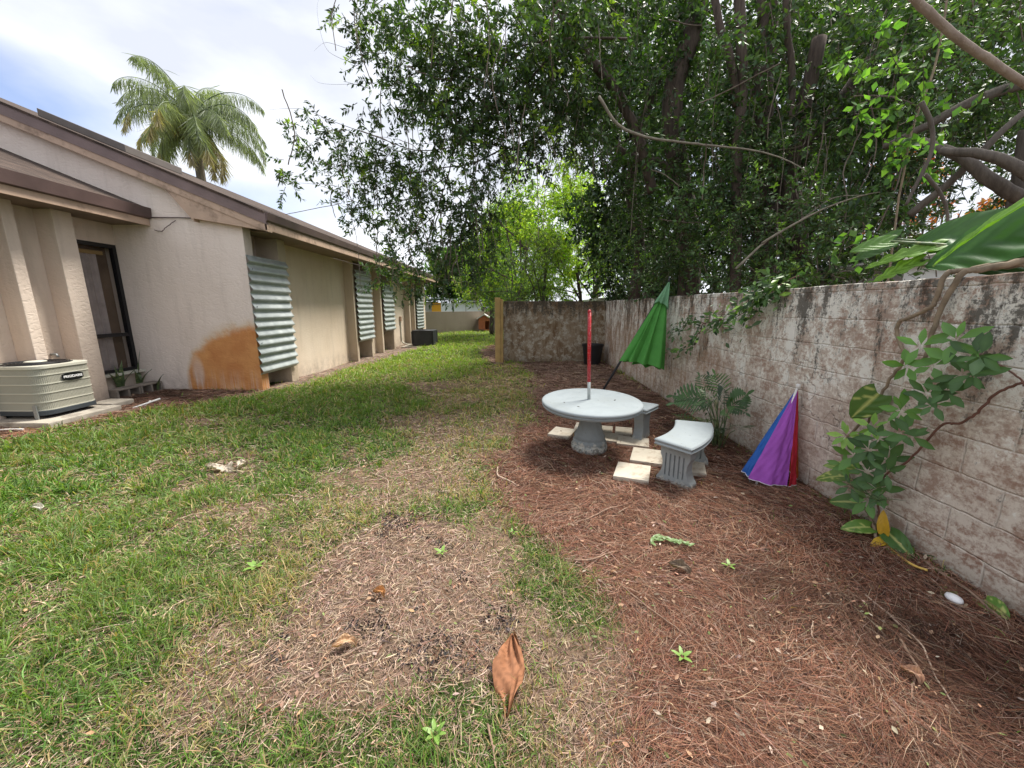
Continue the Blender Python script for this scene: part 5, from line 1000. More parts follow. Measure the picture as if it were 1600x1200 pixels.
for k, (px_, py_, hs, lb) in enumerate([(-6.77, 6.0, [(.55, .09, .1, 3.), (.45, .08, .3, 1.), (.4, .07, .4, 4.5)], 'snake plant with broad pale-edged leaf beside the window pilaster'),
                            (-6.76, 6.38, [(.62, .11, .15, 1.5), (.55, .1, .3, 2.6), (.5, .1, .5, .2), (.48, .08, .5, 5), (.5, .09, .3, -1.)], 'bushiest snake plant in the middle behind the hollow blocks'),
                            (-6.72, 6.66, [(.78, .08, .12, .6), (.55, .08, .4, 2.2), (.5, .07, .6, 5.4), (.5, .07, .7, -.2)], 'tall thin snake plant against the gable wall')]):
    e = empty('snake_plant', (px_, py_, 0), 0, lb, 'plant', 'snake plants behind the hollow blocks')
    for h_, w_, ln, az_ in hs: blade(h_, w_, ln, az_, par=e)
e = empty('snake_plant', (-6.46, 6.72, 0), 0, 'single slanting sword leaf rising beyond the end of the hollow blocks', 'plant', 'snake plants behind the hollow blocks')
blade(.40, .05, .7, -.4, par=e)

# air conditioner farther along
cond_pad(-4.5, -3.05, 15.0, 16.2, -.1, -.02, 'thin concrete slab under the dark air conditioner')
e = empty('air_conditioner', (-3.75, 15.6, -.02), 0, 'dark grey boxy air conditioner standing beside the far pilasters', 'air conditioner')
x0, x1, y0, y1 = -4.12, -3.28, 15.25, 16.05
core = densify(rrect(x0, x1, y0, y1, .08), .02); c2 = offset(core, .006); rib = [c2[i] if i % 2 else core[i] for i in range(len(core)-len(core) % 2)]
n = len(rib); MB().add([(p[0], p[1], z) for z in (.06, .56) for p in rib], [(i, (i+1) % n, n+(i+1) % n, n+i) for i in range(n)]).build('body', M['dark_metal'], e)
MB().prism(offset(rrect(x0, x1, y0, y1, .08), .015), .555, .595).build('top_cover', M['dark_metal'], e, bevel=.01)
MB().prism(offset(rrect(x0, x1, y0, y1, .08), .015), 0., .07).build('base_tray', M['dark_metal'], e, bevel=.01)
for (fx, fy) in ((x0, y0), (x1, y0), (x1, y1), (x0, y1)):
    sx_, sy_ = (1 if fx > -3.7 else -1), (1 if fy > 15.6 else -1)
    MB().box((fx-.05*sx_, fy-.05*sy_, .07), (fx+.02*sx_, fy+.02*sy_, .555)).build('corner_post', M['black_plastic'], e, bevel=.005)
MB().lathe([(.3, 0), (.28, .012), (.08, .03), (.05, .03)], 32).build('fan_guard', M['black_plastic'], e, loc=Vector((-3.7, 15.65, .596)))
settle(e)
# pot
e = empty('plant_pot', (2.05, 10.25, gh(2.05, 10.25)), 0, 'empty black nursery pot in the far corner of the walls', 'pot')
MB().lathe([(.20, 0), (.215, .01), (.265, .48), (.285, .48), (.29, .50), (.29, .54), (.27, .54), (.26, .50), (.21, .06), (.2, .06)], 40).build('pot_body', M['black_plastic'], e, smooth=True, flat_angle=R(35))

# ================================================================ table, benches, umbrellas
TX, TY = .79, 3.93
tb = empty('round_table', (TX, TY, gh(TX, TY)+.004), 0, 'round pale blue-grey cast stone table on a fluted pedestal', 'table')
tb.rotation_euler = (R(2.4), R(.3), 0)
def beads(a, z): return 1.+(.0022*math.cos(a*160) if .487 < z < .497 else 0)
topo = MB().lathe([(.10, .455), (.44, .46), (.485, .466), (.50, .476), (.498, .484), (.508, .488), (.513, .493), (.508, .499), (.502, .502), (.515, .508), (.519, .520), (.514, .533), (.500, .540), (.46, .543), (.2, .544), (.02, .544)], 240, mod=beads).build('table_top', M['cast'], tb, smooth=True, flat_angle=R(50))
def flute(a, z):
    if z > .18 and z < .43: return 1+.045*abs(math.sin(5.5*a+z*7))-.02
    if .125 < z <= .18: return 1+.03*abs(math.sin(8*a))
    return 1.
prof = [(.185, 0), (.19, .012), (.19, .05), (.184, .064), (.17, .072), (.172, .08), (.176, .095), (.17, .112), (.155, .12), (.152, .126), (.156, .14), (.158, .155), (.152, .17), (.144, .185)]
prof += [(.142-.05*((z-.19)/.2)**.75, z) for z in [.19, .205, .22, .24, .26, .28, .30, .32, .34, .36, .38]]+[(.090, .40), (.089, .42), (.095, .435), (.12, .45), (.14, .458)]
MB().lathe(prof, 132, mod=flute).build('pedestal', M['cast_ped'], tb, smooth=True)
e = empty('red_pole', (TX-.02, TY, .52), 0, 'red pole in a grey sleeve standing in the table hole', 'pole')
e.rotation_euler = (0, R(-1.9), 0)
MB().tube([(0, 0, .0), (0, 0, .24)], .0165, 14).build('sleeve', M['grey_pole'], e, smooth=True)
MB().tube([(0, 0, .22), (0, 0, .60), (.001, 0, .93)], [.0185, .0185, .0175], 14).build('rod', M['red_pole'], e, smooth=True)
MB().lathe([(.0175, .925), (.018, .935), (.015, .95), (.007, .957)], 14).build('end_cap', M['red_pole'], e, smooth=True)

def bench(loc, rot, label, tilt=0.):
    e = empty('curved_bench', loc, rot, label, 'bench', 'curved cast stone benches round the table')
    e.rotation_euler = (0, tilt, rot)
    ri, ro, a0, a1 = 1.14, 1.48, R(-17.5), R(17.5); rm = (ri+ro)/2; n = 22
    def ring(d, z):      # inset outline
        p = []
        da = d/rm
        for i in range(n+1): a_ = a0+da+(a1-a0-2*da)*i/n; p.append(((ro-d)*math.cos(a_)-rm, (ro-d)*math.sin(a_), z))
        for i in range(n+1): a_ = a1-da-(a1-a0-2*da)*i/n; p.append(((ri+d)*math.cos(a_)-rm, (ri+d)*math.sin(a_), z))
        return p
    lv = [(.03, .335), (.006, .342), (.0, .352), (.006, .362), (.010, .366), (.004, .372), (0, .384), (.006, .395), (.018, .401)]
    vs = []; k = 2*(n+1)
    for d, z in lv: vs += ring(d, z)
    fs = [(i*k+j, i*k+(j+1) % k, (i+1)*k+(j+1) % k, (i+1)*k+j) for i in range(len(lv)-1) for j in range(k)]
    t0 = (len(lv)-1)*k
    for i in range(n): fs.append((t0+i, t0+i+1, t0+k-2-i, t0+k-1-i)); fs.append((i+1, i, k-1-i, k-2-i))
    MB().add(vs, fs).build('seat', M['cast'], e, smooth=True, flat_angle=R(40))
    for s in (-1, 1):
        a_ = s*R(12.5); w = [(-.155, 0), (-.155, .035), (-.15, .05), (-.135, .07), (-.115, .11), (-.105, .15), (-.107, .2), (-.118, .235), (-.13, .26), (-.13, .335)]
        poly = w+[(-x, z) for x, z in w[::-1]]
        Mx = Matrix.Translation(Vector((rm*math.cos(a_)-rm, rm*math.sin(a_), 0)))@Matrix.Rotation(a_, 4, 'Z')
        lm = MB().prism(poly, -.038, .038, 'y', mat=Mx)
        for ya, yb in ((.038, .052), (-.052, -.038)):
            lf = [p for p in w if p[1] <= .335]
            lm.prism(lf+[(-.085, .335), (-.085, 0)], ya, yb, 'y', mat=Mx).prism([(-x, z) for x, z in lf]+[(.085, .335), (.085, 0)], ya, yb, 'y', mat=Mx)
            lm.box((-.085, ya, 0), (.085, yb, .075), mat=Mx).box((-.085, ya, .275), (.085, yb, .335), mat=Mx)
            for q in range(4): xq = -.085+.014+q*.039; lm.box((xq, ya, .075), (xq+.025, yb, .275), mat=Mx)
        lm.build('leg', M['cast_leg'], e)
    return e
def bench_at(angle_deg, r_, label, tilt=0.):
    a_ = R(angle_deg); bench((TX+r_*math.cos(a_), TY+r_*math.sin(a_), gh(TX+r_*math.cos(a_), TY+r_*math.sin(a_))-.005), a_, label, tilt)
bench_at(-36, .99, 'curved cast stone bench in full view between table and shrub')
b2 = empty
a_ = R(64); bench((1.22, 4.44, -.005), R(66), 'curved cast stone bench half hidden behind the round table')
# pavers
for (x, y, ang, w_, l_, lb) in [(1.07, 3.30, -22, .30, .34, 'cream paver nearest the camera'), (1.33, 3.68, -22, .30, .38, 'cream paver overlapping the nearest one, toward the table side'),
        (1.32, 4.12, -18, .34, .30, 'cream paver at the corner of the path beside the pedestal'), (1.02, 4.27, -18, .32, .30, 'cream paver in the front row just right of the pedestal'),
        (1.32, 4.50, -16, .2, .28, 'narrow cream paver at the foot of the rear bench leg'), (1.09, 4.58, -16, .22, .26, 'narrow cream paver left of the rear bench leg'),
        (.86, 4.64, -16, .22, .28, 'cream paver behind the pedestal'), (.56, 4.42, -24, .26, .32, 'cream paver peeking out left of the pedestal'),
        (1.66, 3.42, -22, .24, .3, 'cream paver under the curved bench')]:
    o = MB().box((-w_/2, -l_/2, -.03), (w_/2, l_/2, .022)).build('paver', M['paver'], bevel=.005); o.location = (x, y, gh(x, y)+.018); o.rotation_euler = (R(random.uniform(-1.2, 1.2)), R(random.uniform(-1.2, 1.2)), R(ang))
    tag(o, lb, 'paver', 'cream pavers around the table')
# green market umbrella, folded, leaning on the wall
foot = Vector((1.22, 5.82, 0.)); tip = Vector((2.40, 6.30, 1.86))
e = empty('market_umbrella', foot, 0, 'folded green market umbrella on a dark pole leaning on the wall', 'umbrella')
ax = (tip-foot).normalized()
MB().tube([foot+ax*.02, tip-ax*.05], .018, 12).build('pole', M['dark_pole'], e, smooth=True)
Lp = (tip-foot).length; tdir = -ax
def canopy(par, top, left_end, right_end, depth, name, mat, pleats=8, s0=0., s1=1., bulge=.0, scallop=.07, nu=96, nv=22):
    """closed pleated skin between the pole line (left) and the hanging line (right)"""
    Lv = left_end-top; Rv = right_end-top; nrm = Lv.cross(Rv).normalized()
    if nrm.y > 0: nrm = -nrm
    def P(u, v):
        s = s0+(s1-s0)*v; a_ = 2*PI*u
        pl = abs(math.sin(pleats*a_/2)) ; r_ = 1-.30*pl*min(1, s*1.5)
        q = .5-.5*math.cos(a_)*r_
        w = Lv*(1-q)+Rv*q
        off = math.sin(a_)*depth*s*(1-.62*pl)*(1+.25*math.sin(3*a_+1))+.008*math.sin(17*a_+6*s)*s
        sc = 1-scallop*pl*(s if s > .6 else 0)*((v-.7)/.3 if v > .7 else 0)
        return tuple(top+w*s*sc+nrm*off)
    m = MB(); m.grid(P, nu, nv); o = m.build(name, mat, par, smooth=True); return o
can = canopy(e, tip+ax*.02, foot+ax*(Lp*.365)+Vector((-.045, -.06, 0)), Vector((2.38, 6.12, .50)), .20, 'canopy', M['fab_green'], 9, s0=.03, scallop=.03)
canopy(e, tip+ax*.09, tip-ax*.36+Vector((-.045, -.05, .0)), tip+Vector((-.015, -.05, -.42)), .15, 'vent_cap', M['fab_green2'], 7, s0=.02, scallop=.12)
MB().lathe([(.014, -.02), (.016, .03), (.007, .05), (.006, .07)], 12).build('finial', M['dark_pole'], e, smooth=True, loc=tip+ax*.04)
settle(e)
for o in [c for c in bpy.data.objects if c.parent is e and c.name.startswith('finial')]: o.location = tip+ax*.05-foot
# rainbow beach umbrella, folded, against the wall
base = Vector((2.12, 3.10, 0.)); top = Vector((2.40, 3.22, .84))
e = empty('beach_umbrella', (2.12, 3.05, 0), 0, 'small folded beach umbrella with blue, purple and red panels by the wall', 'umbrella')
ax2 = (top-base).normalized()
pts_b = [Vector(p) for p in [(2.06, 3.24, .10), (1.97, 3.14, .10), (1.985, 3.07, .07), (2.12, 2.985, .05), (2.26, 2.98, .04), (2.35, 3.02, .045), (2.415, 3.10, .05), (2.44, 3.26, .06), (2.40, 3.33, .07), (2.25, 3.37, .09)]]
def panel(i0, i1, name, mat, par=e, push=0.):
    seq = pts_b[i0:i1+1]
    def P(u, v):
        f_ = u*(len(seq)-1); i = min(int(f_), len(seq)-2); t = f_-i; b_ = seq[i]*(1-t)+seq[i+1]*t
        fold = (.020*math.sin(f_*PI*1.0)+.012*math.sin(f_*PI*2.7+1)+.008*math.sin(v*9+f_*5)+.005*math.sin(v*23-f_*9)+.004*math.sin(v*41+f_*17))*v
        c = Vector((2.26, 3.22, .06)); out = (b_-c); out.z = 0; out.normalize()
        p = top*(1-v)+b_*v+out*(math.sin(PI*v)*.004+fold*.6+push)
        if v < .04: p = top+(p-top)
        return tuple(p)
    m = MB(); m.grid(P, 48, 60); o = m.build(name, mat, par, smooth=True)
    rim = [Vector(P(k/26, 1.)) for k in range(27)]
    MB().tube(rim, .0035, 5).build('hem', M['fab_white'], o)
    return o
panel(0, 2, 'blue_panel', M['fab_blue']); panel(2, 4, 'purple_panel', M['fab_purple']); panel(4, 6, 'red_panel', M['fab_red']); panel(6, 7, 'orange_panel', M['fab_orange']); panel(7, 9, 'rear_panel', M['fab_blue'])
MB().tube([Vector((2.03, 3.05, -.02)), top+(top-Vector((2.03, 3.05, -.02))).normalized()*.01], .009, 10).build('pole', M['white_pvc'], e, smooth=True)
MB().lathe([(.017, -.02), (.017, .018), (.012, .022)], 12).build('tip_cap', M['white_pvc'], e, smooth=True, loc=Vector((2.40, 3.22, .84)))
rb = MB()
for q in (1, 2, 3, 5): rb.tube([pts_b[q]+Vector((.01, .02, .02)), pts_b[q]+(Vector((2.2, 3.15, -.02))-pts_b[q])*.1+Vector((0, 0, -.03))], .003, 5)
rb.build('rib_tips', M['steel'], e)
settle(e)
# ================================================================ small plants and litter
def heart_leaf(mb_list, base, d, up, L, W_, col, streak, droop=.25, fold=.25, nu=10, nv=14, lobes=0):
    """heart shaped leaf with a fold at the midrib; cream streaks along the side veins"""
    d = Vector(d).normalized(); s = d.cross(Vector(up)).normalized(); nrm = s.cross(d)
    V, C = [], []; seed = random.random()*90
    for j in range(nv+1):
        v = j/nv
        w = math.sin(PI*min(1, v*.86+.14))**.62*(1-.35*v) if v < 1 else 0
        if v == 0: w = .55
        if lobes: w *= .62+.38*abs(math.sin(PI*v*lobes))
        for i in range(nu+1):
            u = i/nu*2-1
            back = .16*abs(u)**1.5*(1-v)*(1 if v < .3 else .4)
            p = Vector(base)+d*(L*(v-back))+s*(u*w*W_/2)+nrm*(fold*abs(u)*w*W_/2-droop*L*v*v)+nrm*(.012*L*math.sin(v*26+abs(u)*9))
            V.append(tuple(p))
            a = vnoise(np.array([abs(u)*1.3+v*2.2+seed]), np.array([(v-abs(u)*.35)*9+(u > 0)*31+seed]), 1.2, 7, 2)[0]
            st = 1. if a > 1-streak else 0.
            mid = abs(u) < .12
            c = np.array(col)*(.85+.3*a); 
            if st or (mid and streak > .08): c = c*.35+np.array([.62, .62, .22])*.65
            C.append(c)
    T = []
    for j in range(nv):
        for i in range(nu):
            a = j*(nu+1)+i; T += [(a, a+1, a+nu+2), (a, a+nu+2, a+nu+1)]
    mb_list.append((np.array(V), np.array(T), np.array(C)))
def merge_leaf(name, lst, mat, parent, smooth=True):
    V = np.concatenate([v for v, t, c in lst]); C = np.concatenate([c for v, t, c in lst]); T = []; k = 0
    for v, t, c in lst: T.append(t+k); k += len(v)
    o = np_tris(name, V, np.concatenate(T), np.clip(C, .004, .9), M[mat], parent)
    if smooth: o.data.polygons.foreach_set('use_smooth', [True]*len(o.data.polygons))
    return o
def one_leaf(name, parent, *a, mat='leaf', **k):
    l = []; heart_leaf(l, *a, **k); return merge_leaf(name, l, mat, parent)
DARK = [(.042, .08, .033), (.055, .10, .038), (.065, .12, .042), (.034, .066, .032), (.08, .14, .042)]
MIDG = [(.06, .13, .03), (.075, .155, .035), (.09, .18, .04), (.05, .11, .03)]
YELG = [(.27, .40, .05), (.22, .34, .04), (.34, .46, .07), (.15, .26, .035), (.38, .46, .08)]  # yellow-green leaves, colour raised so the far trees look sunlit
LIME = [(.20, .34, .06), (.16, .30, .05)]
PX_ = 2.44
# woody vine with variegated leaves hanging down the wall
e = empty('pothos_vine', (2.40, 2.6, 0), 0, 'variegated vine with two woody stems hanging over the block wall', 'vine')
for pts, r in ((DATA['VINE1'], .015), (DATA['VINE2'], .019)):
    p = [Vector(q) for q in pts]; p = [Vector((2.62, p[0].y-.12, 1.74)), Vector((2.5, p[0].y-.03, 1.70))]+p
    p = smooth_path(p, 6, .0025); MB().tube(p, [r*(1-.5*i/len(p)) for i in range(len(p))], 9).build('stem', M['vine'], e, smooth=True)
MB().tube(smooth_path([(2.42, 2.6, .72), (2.42, 2.72, .5), (2.41, 2.62, .3), (2.36, 2.35, .12), (2.3, 2.22, .05)], 6, .003), .009, 7).build('stem', M['vine'], e, smooth=True)
one_leaf('leaf', e, (2.40, 2.50, .94), (-.3, .35, -.75), (-1, -.4, .1), .23, .22, (.07, .15, .025), .22, droop=.05, fold=.12)
for (b_, d_, u_, L, W_, st, col) in [((2.40, 2.62, .30), (-.5, .55, -.25), (-.5, -.5, 1), .20, .13, .3, (.12, .22, .04)), ((2.38, 2.55, .38), (-.6, .25, .1), (-.4, -.6, 1), .17, .11, .3, (.14, .26, .05)),
        ((2.34, 2.42, .2), (-.35, .3, -.1), (-.6, -.6, .8), .17, .13, .1, (.07, .15, .03)), ((2.32, 2.3, .09), (-.8, .15, -.05), (-.1, -.5, 1), .16, .12, .25, (.12, .24, .04)),
        ((2.36, 2.22, .10), (-.1, -.6, -.1), (-.7, -.1, 1), .18, .13, .1, (.06, .14, .03)), ((2.34, 2.15, .05), (-.2, -.6, -.1), (-.5, 0, 1), .13, .11, .25, (.10, .20, .04)),
        ((2.30, 1.80, .03), (-.6, -.3, 0), (0, 0, 1), .08, .07, .2, (.12, .24, .04)), ((2.38, 1.72, .04), (-.2, -.7, .12), (-.5, 0, 1), .12, .11, .25, (.12, .25, .04))]:
    one_leaf('leaf', e, b_, d_, u_, L, W_, col, st)
one_leaf('leaf', e, (2.33, 2.22, .10), (-.15, .1, .9), (-.9, -.6, 0), .14, .07, (.55, .33, .03), 0.)
one_leaf('leaf', e, (2.33, 2.2, .06), (-.7, -.1, -.1), (-.1, -.3, 1), .10, .07, (.6, .38, .03), 0.)
MB().tube(smooth_path([(2.32, 2.2, .05), (2.31, 2.10, .035), (2.28, 1.98, .05), (2.30, 1.92, .06)], 5), .007, 7).build('petiole', M['stem_yellow'], e, smooth=True)
MB().tube(smooth_path([(2.36, 2.2, .04), (2.36, 2.0, .03), (2.34, 1.85, .03), (2.38, 1.7, .04)], 5), .005, 6).build('stem', M['vine'], e, smooth=True)
settle(e)
# leafy climber standing in front of the wall at the right
e = empty('climbing_shrub', (2.36, 2.15, 0), 0, 'leafy shrub with red-brown stems climbing the wall at right', 'shrub')
for pts, r in ((DATA['BR'], .0062), (DATA['BR2'], .004)):
    p = smooth_path([Vector(q) for q in pts], 7, .002); MB().tube(p, r, 8).build('stem', M['stem_red'], e, smooth=True)
P_, D_, U_, L_, W_, C_ = [], [], [], [], [], []
def rosette(c, n, L, cols, spread=1., face=(-.75, -.5, .35)):
    f = Vector(face).normalized(); a = f.orthogonal().normalized(); b_ = f.cross(a)
    for k in range(n):
        t = 2*PI*k/n+random.uniform(-.35, .35)
        d = (a*math.cos(t)+b_*math.sin(t))*spread+f*random.uniform(.05, .55)
        P_.append(tuple(Vector(c)+d*.012)); D_.append(tuple(d)); U_.append(tuple(f+Vector((random.gauss(0, .2), random.gauss(0, .2), random.gauss(0, .2)))))
        l = L*random.uniform(.65, 1.15); L_.append(l); W_.append(l*random.uniform(.36, .48)); C_.append(np.array(random.choice(cols))*random.uniform(.8, 1.25))
G1 = [(.10, .23, .045), (.12, .27, .055)]; G2 = [(.055, .13, .032), (.07, .165, .042), (.042, .10, .028)]; G3 = [(.22, .42, .07), (.27, .46, .09)]
for (y, z, n, L, cols) in [(2.05, 1.33, 6, .12, G1), (2.2, 1.28, 5, .13, G1), (2.26, 1.16, 5, .12, G1), (2.13, 1.18, 5, .11, G1), (1.95, 1.26, 7, .10, G2), (1.86, 1.27, 6, .10, G2), (1.88, 1.18, 7, .10, G2), (1.98, 1.16, 6, .10, G2),
        (2.12, 1.02, 7, .11, G2), (2.05, .98, 7, .10, G2), (2.17, .92, 6, .10, G1), (2.0, 1.06, 5, .09, G2), (2.25, .88, 5, .08, G1), (2.22, .76, 6, .12, G2), (2.3, .70, 6, .10, G2), (2.12, .78, 4, .10, G2), (2.4, .74, 7, .09, G3), (2.52, .64, 8, .09, G3),
        (2.36, .60, 7, .11, G2), (2.28, .56, 6, .11, G2), (2.46, .52, 6, .11, G1), (2.38, .44, 7, .12, G2), (2.24, .50, 5, .11, G2), (2.5, .44, 5, .10, G1), (2.3, .36, 6, .12, G2), (2.42, .32, 6, .10, G2), (2.34, .26, 6, .11, G1)]:
    rosette((2.33-.1*random.random(), y, z), n, L, cols)
o = leaf_mesh('foliage', np.array(P_), np.array(D_), np.array(U_), L_, W_, np.array(C_), M['leaf'], e, fold=.12, droop=.14, wide=.45, tipc=(.12, .22, .08))
# grassy tuft in it
T_ = MB()
for k in range(26):
    a_ = random.uniform(0, 2*PI); el = random.uniform(.1, .9); l = random.uniform(.12, .22); b0 = Vector((2.3, 2.3+random.uniform(-.05, .08), .30))
    p = b0+Vector((math.cos(a_)*.6-.3, math.sin(a_), el*.6))*l; T_.tube([b0, (b0+p)/2+Vector((0, 0, .01)), p], [.003, .0025, .0005], 4)
T_.build('spiky_tuft', M['snake'], e)
settle(e)
# philodendron by the wall
def cut_leaf(P, D, U, n_pairs, L, P_, D_, U_, L_, W_, C_, col):
    D = Vector(D).normalized(); U = Vector(U); S = D.cross(U).normalized()
    for k in range(n_pairs):
        t = (k+.6)/n_pairs; q = Vector(P)+D*(L*t); q.z -= .25*L*t*t
        ll = L*.45*math.sin(PI*(t*.75+.2))
        for sg in (-1, 1):
            d = S*sg*.9+D*(.55+.3*t); P_.append(tuple(q)); D_.append(tuple(d)); U_.append(tuple(U)); L_.append(ll); W_.append(.023*L/.35); C_.append(np.array(col)*random.uniform(.8, 1.2))
    q = Vector(P)+D*L; q.z -= .25*L; P_.append(tuple(q)); D_.append(tuple(D-Vector((0, 0, .4)))); U_.append(tuple(U)); L_.append(L*.3); W_.append(.03*L/.35); C_.append(np.array(col))
e = empty('philodendron', (2.15, 4.05, 0), 0, 'dark green plant with deeply cut leaves at the wall foot', 'plant')
P_, D_, U_, L_, W_, C_ = [], [], [], [], [], []
stm = MB()
for k in range(26):
    a_ = random.uniform(0, 2*PI); h = random.uniform(.15, .58) ; r_ = random.uniform(.05, .26)
    b0 = Vector((2.2+random.uniform(-.05, .05), 4.02+random.uniform(-.09, .1), 0)); t_ = b0+Vector((-abs(math.cos(a_))*r_*.8+.03, math.sin(a_)*r_, h))
    if t_.x > 2.38: t_.x = 2.36
    stm.tube(smooth_path([b0, (b0+t_)/2+Vector((0, 0, .06)), t_], 4), .0045, 5)
    d = (t_-b0); d.z = d.length*random.uniform(-.1, .5); 
    if d.x > 0: d.x = -d.x
    cut_leaf(t_, d, (0, 0, 1) if h < .45 else (-.7, -.4, .8), 7, random.uniform(.20, .32), P_, D_, U_, L_, W_, C_, random.choice(DARK+MIDG[:2]))
leaf_mesh('foliage', np.array(P_), np.array(D_), np.array(U_), L_, W_, np.array(C_), M['leaf'], e, fold=.1, droop=.15, wide=.5)
# tall fronds leaning out
for q, dd, l in (((2.22, 3.9, .42), (.12, -.35, .65), .36), ((2.15, 4.2, .5), (-.5, .5, .12), .38), ((2.2, 4.5, .45), (-.3, .55, -.1), .3), ((2.1, 4.1, .5), (-.7, .1, .1), .34)):
    P_, D_, U_, L_, W_, C_ = [], [], [], [], [], []
    cut_leaf(q, dd, (-.8, -.5, .5), 9, l, P_, D_, U_, L_, W_, C_, (.055, .115, .04)); stm.tube([(2.2, 4.02, 0), (2.2, 4.0, .2), q], .005, 5)
    leaf_mesh('frond', np.array(P_), np.array(D_), np.array(U_), L_, np.array(W_)*1.3, np.array(C_), M['leaf'], e, fold=.1, droop=.15, wide=.5)
stm.build('stem', M['snake'], e, smooth=True)
settle(e)
# creeper hanging over the wall by the green umbrella
def sprig(parent, pts, leafL, dens, cols, new=None, spread=.12, wr=.42):
    p = smooth_path(pts, 6, .006); MB().tube(p, [.006*(1-.6*i/len(p)) for i in range(len(p))], 6).build('stem', M['stem_red'], parent, smooth=True)
    P, D, U, L, W_, C = [], [], [], [], [], []
    for i in range(len(p)-1):
        for _ in range(dens):
            q = p[i].lerp(p[i+1], random.random())+Vector((-abs(random.gauss(0, spread*.7)), random.gauss(0, spread), random.gauss(0, spread)))
            d = Vector((random.gauss(-.5, .5), random.gauss(0, .8), random.gauss(-.35, .5))); P.append(tuple(q)); D.append(tuple(d)); U.append((random.gauss(-.7, .4), random.gauss(-.3, .4), random.gauss(.6, .3)))
            l = leafL*random.uniform(.6, 1.25); L.append(l); W_.append(l*wr); C.append(np.array(random.choice(cols))*random.uniform(.75, 1.3))
    leaf_mesh('foliage', np.array(P), np.array(D), np.array(U), L, W_, np.clip(np.array(C), .004, .9), M['leaf'], parent)
e = empty('hanging_creeper', (2.38, 4.6, 1.4), 0, 'bright green creeper spilling over the wall beside the green umbrella', 'vine')
sprig(e, [(2.55, 3.6, 1.78), (2.42, 3.75, 1.66), (2.4, 4.0, 1.50), (2.38, 4.3, 1.38), (2.38, 4.75, 1.32)], .085, 10, MIDG+LIME[:1]+DARK[:2], spread=.085)
sprig(e, [(2.38, 4.55, 1.36), (2.36, 4.95, 1.30), (2.37, 5.3, 1.32), (2.38, 5.6, 1.2), (2.38, 5.9, 1.12)], .075, 4, MIDG+DARK, spread=.06)
sprig(e, [(2.38, 4.95, 1.3), (2.36, 5.05, 1.12), (2.36, 5.1, 1.02), (2.36, 5.35, .92), (2.35, 5.75, .86)], .075, 3, MIDG+DARK, spread=.04)
sprig(e, [(2.38, 3.9, 1.54), (2.37, 3.85, 1.6), (2.5, 3.6, 1.72)], .09, 8, MIDG+DARK, spread=.08)
one_leaf('leaf', e, (2.36, 5.62, .87), (-.2, .8, .05), (-.7, -.3, .7), .22, .10, (.14, .27, .05), 0.)
settle(e)
# giant leaves on top of the wall
e = empty('giant_pothos', (2.75, 2.3, 1.6), 0, 'huge glossy green leaves resting on top of the wall at right', 'plant')
for (b_, d_, u_, L, W_, col, lob) in [((2.72, 2.02, 1.92), (-.25, .95, -.22), (-.75, -.3, .5), .60, .42, (.065, .16, .05), 0), ((2.6, 2.05, 2.06), (-.2, .6, -.42), (-.3, -.25, .9), .50, .20, (.16, .32, .05), 0),
        ((2.8, 2.4, 1.93), (-.15, .8, .05), (-.7, -.5, .5), .46, .34, (.06, .14, .045), 0), ((2.7, 2.62, 1.88), (-.4, .6, -.15), (-.6, -.2, .8), .36, .19, (.16, .30, .05), 5), ((2.66, 2.66, 1.80), (-.3, .45, -.25), (-.6, -.5, .6), .26, .14, (.15, .28, .05), 4),
        ((2.9, 1.95, 2.0), (.1, -.6, .2), (-.6, 0, .8), .5, .3, (.07, .16, .05), 0), ((2.85, 2.0, 1.80), (-.2, .5, -.1), (-.8, -.3, .4), .42, .26, (.035, .085, .035), 0), ((2.75, 2.95, 1.98), (-.2, .5, -.2), (-.7, -.5, .6), .28, .2, (.06, .13, .04), 0), ((2.62, 2.85, 1.95), (-.5, .4, -.1), (-.4, -.6, .7), .22, .15, (.12, .24, .05), 0)]:
    one_leaf('leaf', e, b_, d_, u_, L, W_, col, 0. if not lob else .05, droop=.12, fold=.22, nu=14, nv=30, lobes=lob)
    MB().tube(smooth_path([b_, (Vector(b_)+Vector((2.85, 2.1, 1.7)))/2+Vector((.03, 0, .02)), (2.85, 2.15, 1.62)], 5), .010, 7).build('petiole', M['snake'], e, smooth=True)
MB().tube(smooth_path([(2.85, 2.6, 1.70), (2.7, 2.4, 1.72), (2.62, 2.2, 1.71), (2.62, 2.0, 1.70), (2.75, 1.7, 1.66)], 6, .004), .012, 8).build('stem', M['vine'], e, smooth=True)
settle(e)
# seedlings
def seedling(loc, n, L, col, label, up=.5, cat='weed'):
    e = empty('seedling', (*loc, gh(*loc)), 0, label, cat)
    for k in range(n):
        a_ = 2*PI*k/n+random.uniform(-.3, .3); l = L*random.uniform(.7, 1.2); one_leaf('leaf', e, (math.cos(a_)*.01, math.sin(a_)*.01, .025), (math.cos(a_), math.sin(a_), up), (0, 0, 1), l, l*.5, col, 0., droop=.2, fold=.1, nu=4, nv=6)
    return e
for k, (dx, dy) in enumerate([(0, 0)]):
    e = empty('low_weed', (.99, 2.24, gh(.99, 2.24)), 0, 'pale green weed sprawling on the needle mulch', 'weed')
    for q in range(26):
        t = q/26; a_ = random.uniform(0, 2*PI); one_leaf('leaf', e, (-.12+.24*t, .03*math.sin(5*t)+random.uniform(-.02, .02), .03), (math.cos(a_), math.sin(a_), .3), (0, 0, 1), .045, .026, (.17, .26, .10), 0., droop=.2, nu=4, nv=5)
